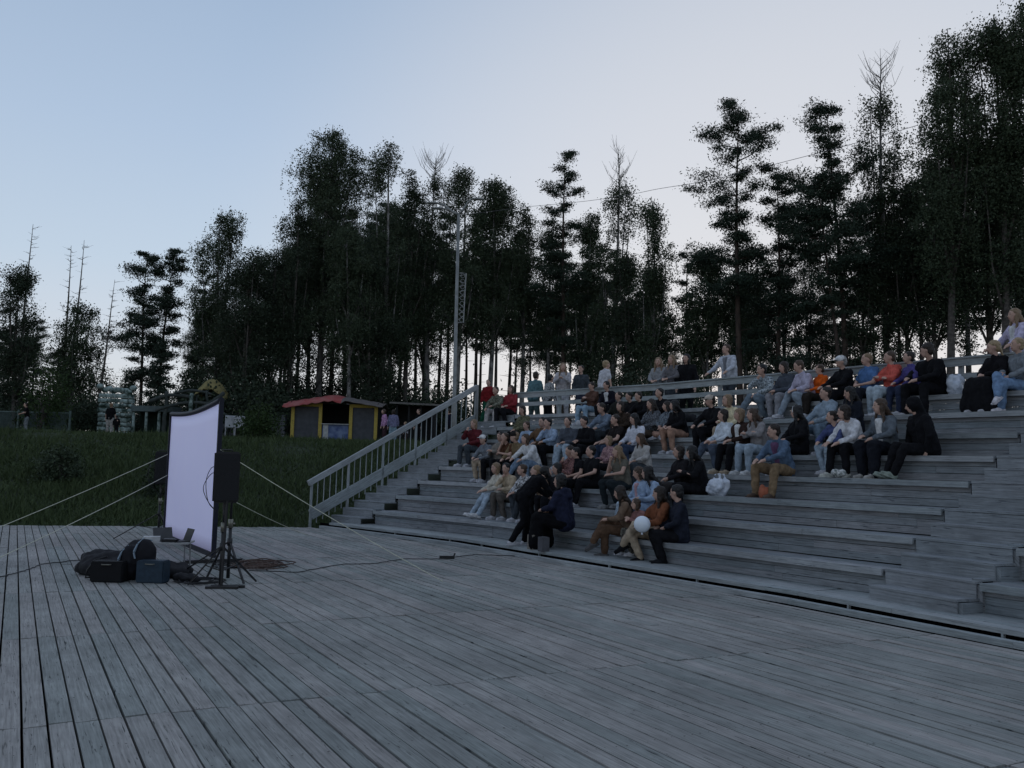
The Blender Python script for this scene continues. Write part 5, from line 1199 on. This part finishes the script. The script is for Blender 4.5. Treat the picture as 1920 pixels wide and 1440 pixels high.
T(328,464,61,'pine','tall slender pine leaning left at its foot, right one of the pair',width=66,base=.42,dens=1.2,seed=8,lean=.7,sparse=.15)
T(303,640,57,'spruce','short dense spruce between the two tall pines',width=58,base=.05,seed=9)
T(238,690,75,'birch','small pale twiggy poplar far behind the dead conifer',width=50,base=.2,dens=.45,seed=10,sparse=.5)
T(360,690,57,'broadleaf','low dark bush-like tree behind the screen top',width=70,base=.03,dens=.8,seed=11)
T(388,500,63,'pine','thin ragged pine beside the leafy birch left of centre',width=50,base=.25,dens=.9,seed=12,sparse=.3)
T(418,386,60,'birch','airy birch with a rounded feathery top left of the big tree mass',width=120,base=.12,dens=1.15,seed=13,sparse=.15)
T(470,470,57,'broadleaf','dark broadleaf tree filling the step between airy birch and tallest birch',width=120,base=.04,dens=1.3,seed=14)
T(518,452,60,'broadleaf','dark shoulder tree directly left of the tallest central birch',width=110,base=.04,dens=1.2,seed=15)
T(622,226,60,'birch','tallest and widest birch in the centre left of the forest',width=178,base=.20,dens=2.2,seed=16)
T(560,372,58,'broadleaf','dense dark tree below the left side of the tallest birch',width=100,base=.05,dens=1.3,seed=17)
T(732,260,59,'birch','tall narrow birch just right of the tallest birch',width=100,base=.2,dens=1.5,seed=18)
T(655,420,56,'birch','birch with clearly white trunk standing before the central tree mass',width=95,base=.35,dens=1.0,seed=19,lean=-.4)
T(700,470,57,'broadleaf','dark broadleaf below the narrow birch in the central mass',width=120,base=.15,dens=1.2,seed=20)
T(815,287,61,'birch','birch with a bare twig top sticking out near the lamp post',width=75,base=.35,dens=1.2,seed=21,bare=.10)
T(776,330,60,'broadleaf','dark crown in the dip left of the bare twig top',width=80,base=.3,dens=1.2,seed=22)
T(872,305,60,'birch','rounded crown directly above the street lamp arms',width=95,base=.32,dens=1.5,seed=23)
T(930,318,61,'birch','flat-topped crown right of the street lamp',width=105,base=.35,dens=1.5,seed=24)
T(985,375,62,'birch','drooping crown at the right end of the central mass',width=62,base=.3,dens=1.1,seed=25)
T(1062,282,60,'pine','tall ragged spruce-like pine right of the sky notch',width=82,base=.3,dens=1.6,seed=26)
T(1035,420,62,'birch','leafy birch hugging the left foot of the ragged pine',width=70,base=.35,dens=1.1,seed=27)
T(1105,400,60,'birch','leafy birch hugging the right side of the ragged pine',width=70,base=.2,dens=1.2,seed=28)
T(1158,272,58,'birch','narrow birch with a long bare spike on top',width=80,base=.15,dens=1.2,seed=29,bare=.16)
T(1226,371,56,'birch','compact column-shaped birch left of the bright sky gap',width=85,base=.08,dens=1.5,seed=30)
T(1180,470,57,'broadleaf','dark undergrowth tree below the spiked birch',width=100,base=.05,dens=1.2,seed=31)
T(1290,462,62,'pine','small thin pine in the bright sky gap',width=70,base=.12,dens=.9,seed=32,sparse=.2)
T(1385,188,50,'pine','tall open pine with long separate limbs against the sky',width=168,base=.42,dens=1.25,seed=33,sparse=.0)
T(1330,455,54,'birch','leafy birch below the long limbs of the open pine, left side',width=105,base=.3,dens=1.2,seed=34)
T(1400,450,53,'birch','leafy birch around the trunk of the open pine',width=90,base=.32,dens=1.0,seed=35)
T(1457,305,50,'pine','dark dense pine between the open pine and the double-trunked pine',width=130,base=.25,dens=1.5,seed=36)
T(1553,188,47,'pine','broad dark pine with heavy top over a bare straight trunk',width=165,base=.42,dens=1.5,seed=37,lean=-1.0)
T(1535,330,46,'pine','second pine with leaning trunk beside the heavy-topped pine',width=105,base=.5,dens=1.2,seed=38,lean=-1.4)
T(1652,98,48,'birch','tall narrow birch with fan of bare twigs at its top',width=88,base=.2,dens=1.4,seed=39,bare=.13)
T(1618,470,47,'broadleaf','dark bushy tree between the heavy pine and twig-topped birch',width=80,base=.3,dens=1.1,seed=40)
T(1700,340,47,'broadleaf','dark rounded tree under the left side of the great weeping birch',width=110,base=.3,dens=1.3,seed=41)
T(1775,42,44,'birch','great weeping birch with hanging strands at the upper right',width=165,base=.24,dens=1.5,seed=42,bark=GREYB)
T(1868,14,43,'birch','tall weeping birch second from the right edge',width=140,base=.26,dens=1.45,seed=43,bark=GREYB)
T(1935,-20,42,'birch','dense weeping birch cut by the right edge of the picture',width=180,base=.22,dens=1.6,seed=44,bark=GREYB)
T(1745,300,46,'broadleaf','thick dark crown filling in below the weeping birches, left one',width=120,base=.28,dens=1.2,seed=45)
T(1850,260,45,'broadleaf','thick dark crown filling in below the weeping birches, right one',width=140,base=.28,dens=1.2,seed=46)
# deeper forest: copies of a few plain trees, far fewer crowns low down so the sky shows between trunks
def protos():
    out=[]
    for i,(k,w_,b,d) in enumerate((('birch',95,.45,.9),('pine',85,.5,1.0),('broadleaf',95,.28,1.1),('pine',60,.6,.8))):
        out.append(tree(0,0,85,k,'slim dark tree deep in the forest, one of many alike behind the edge trees',width=w_,base=b,dens=d,seed=60+i,X=-60+i*6,H=17,group='trees deep in the forest behind the edge trees',bark=GREYB if k=='birch' else None))
    return out
PR=protos(); cnt=0
def copytree(src,loc,sc,rz):
    c=src.copy(); COL.objects.link(c); c.location=loc; c.scale=(sc,sc,sc*random.uniform(.95,1.08)); c.rotation_euler=(0,0,rz)
    for ch in list(src.children):
        k=ch.copy(); COL.objects.link(k); k.parent=c
    return c
used=[False]*4
SKYL=[(-100,480),(60,520),(100,600),(170,600),(200,760),(250,760),(340,760),(370,560),(440,480),(500,480),(540,400),(600,330),(760,350),(900,390),(990,450),(1010,520),(1060,420),(1200,430),(1270,540),(1290,560),(1340,520),(1400,450),(1500,400),(1600,420),(1700,330),(1800,250),(2000,200)]
def skyl(px):
    for (a,b),(c,d) in zip(SKYL,SKYL[1:]):
        if a<=px<=c: return b+(d-b)*(px-a)/(c-a)
    return 500
for k in range(96):
    px=-60+ (k*2040/96)+random.uniform(-10,10); Y=random.uniform(66,98) if px<1300 else random.uniform(56,88)
    top=skyl(px)+(random.uniform(8,90) if (500<px<860) else random.uniform(20,150))
    if 195<px<355: continue
    if px>1240 and k%2: continue
    q=aty(px,top,Y); z=gz(q.x,Y); Hh=q.z-z
    if Hh<6: continue
    i=random.choice((0,1,2,3)) if not(860<px<1110) else random.choice((1,3,3,0))
    src=PR[i]
    if not used[i]:
        src.location=(q.x,Y,z); src.scale=(Hh/17,)*3; used[i]=True
    else: copytree(src,(q.x,Y,z),Hh/17,random.uniform(0,6.28))
# understorey shrubs
def shrub(loc,w_,h,label,seed,m=None,group=None,n=1500,leaf=.15):
    rng=np.random.default_rng(seed); rr=random.Random(seed); o=empty('shrub',loc,0,label,'shrub',group); tb=MB(); C=[]
    for k in range(14):
        az=rr.uniform(0,6.28); R_=w_*rr.uniform(.2,1); z=h*rr.uniform(.4,1)*(1-.35*(R_/w_)**2); e=V((R_*math.cos(az),R_*math.sin(az),z)); tb.tube([V((0,0,0)),e*.5+V((0,0,.2*h)),e],[.04,.025,.008],4)
        C.append(np.array(e)*[1,1,.9]+rng.normal(size=(n//14,3))*np.array([w_*.26,w_*.26,h*.2]))
    for k in range(6): 
        az=rr.uniform(0,6.28); C.append(np.array([w_*.6*math.cos(az),w_*.6*math.sin(az),h*.3])+rng.normal(size=(n//14,3))*np.array([w_*.3,w_*.3,h*.18]))
    C=np.vstack(C); C=C[C[:,2]>0.02]; tb.build('stems',GREYB,o); quadmesh('foliage',leafcloud(C,0,leaf,.6,rng),m or LEAF2,o); return o
sp0=shrub((0,0,0),2.4,3.6,'dark shrub in the undergrowth along the foot of the forest',101,group='undergrowth shrubs along the forest foot',n=6000,leaf=.13)
sp1=shrub((0,0,0),2.0,2.6,'dark shrub in the undergrowth along the foot of the forest',102,group='undergrowth shrubs along the forest foot',n=5000,leaf=.13)
first=[True,True]
for k in range(74):
    px=-60+k*2040/74+random.uniform(-12,12); Y=(random.uniform(54,66) if px<1150 else random.uniform(41,56))
    if 205<px<245 : continue
    q=aty(px,800,Y); z=gz(q.x,Y)-.1; i=k%2; sc_=random.uniform(.7,1.3)
    if 850<px<1120: sc_*=.42
    if px>1250: sc_*=.74
    if 400<px<850: sc_*=1.35
    if 190<px<400: sc_*=.6
    src=(sp0,sp1)[i]
    if first[i]: src.location=(q.x,Y,z); src.scale=(sc_,)*3; first[i]=False
    else: copytree(src,(q.x,Y,z),sc_,random.uniform(0,6.28))
# bank shrubs
GRN=leafmat('bush_green',(.022,.042,.012),(.040,.064,.022))
p=hb(478,37); shrub(p,.9,1.3,'round green bush on the crest of the bank in front of the pale fence',111,m=GRN,n=2600,leaf=.10)
def bank(px,py):
    for Y in np.arange(22,46,.25):
        q=aty(px,py,Y)
        if q.z<=gz(q.x,q.y): return V((q.x,q.y,gz(q.x,q.y)))
    return hb(px,40)
p=bank(118,905); shrub(p,.55,1.0,'dark low bush in the middle of the grass bank on the left',112,m=LEAF,n=2200,leaf=.09)
p=bank(305,935); shrub(p,.45,1.3,'tall weedy bush on the bank just left of the screen',113,m=LEAF2,n=1400,leaf=.09)
p=bank(70,690); 
q=hb(70,50); shrub(q,1.3,3.8,'pale green rounded bush in front of the far left trees',114,m=GRN,n=3000,leaf=.13)
# grass
def grass():
    rng=np.random.default_rng(5); n=230000
    x=rng.uniform(-34,1,n); y=rng.uniform(19,45,n)
    s=(x-FL.x)*FN.x+(y-FL.y)*FN.y; wl=-((x-FL.x)*tA.x+(y-FL.y)*tA.y)
    fr=rng.random(n)
    ok=(s>.12)&(s<21)&(wl>.12)&(fr<np.clip(1.25-s/22,.25,1))
    px=960+F*x/y; ok&=(px>-160)
    x=x[ok];y=y[ok];s=s[ok]; n=len(x); z=ground(x,y)
    pn=np.sin(x*1.3+2*np.sin(y*.8))*np.cos(y*1.1+np.sin(x*.6))
    h=rng.uniform(.10,.25,n)*(1+.45*pn)*np.where(rng.random(n)<.03,1.9,1); h=np.where(s>15,h*.8,h)
    az=rng.uniform(0,2*np.pi,n); wd=rng.uniform(.012,.03,n); lx=rng.normal(0,.10,n);ly=rng.normal(0,.10,n)
    dx=np.cos(az)*wd;dy=np.sin(az)*wd
    P=np.stack([np.stack([x-dx,y-dy,z-.03],1),np.stack([x+dx,y+dy,z-.03],1),np.stack([x+lx*.6+dx*.5,y+ly*.6+dy*.5,z+h*.6],1),np.stack([x+lx,y+ly,z+h],1)],1).reshape(-1,3)
    o=quadmesh('grass',P,leafmat('grass_blade',(.046,.068,.028),(.070,.094,.040)),None); tag(o,'long dark green grass covering the bank behind the stage','grass',kind='stuff')
grass()
print('objects',len(bpy.data.objects))
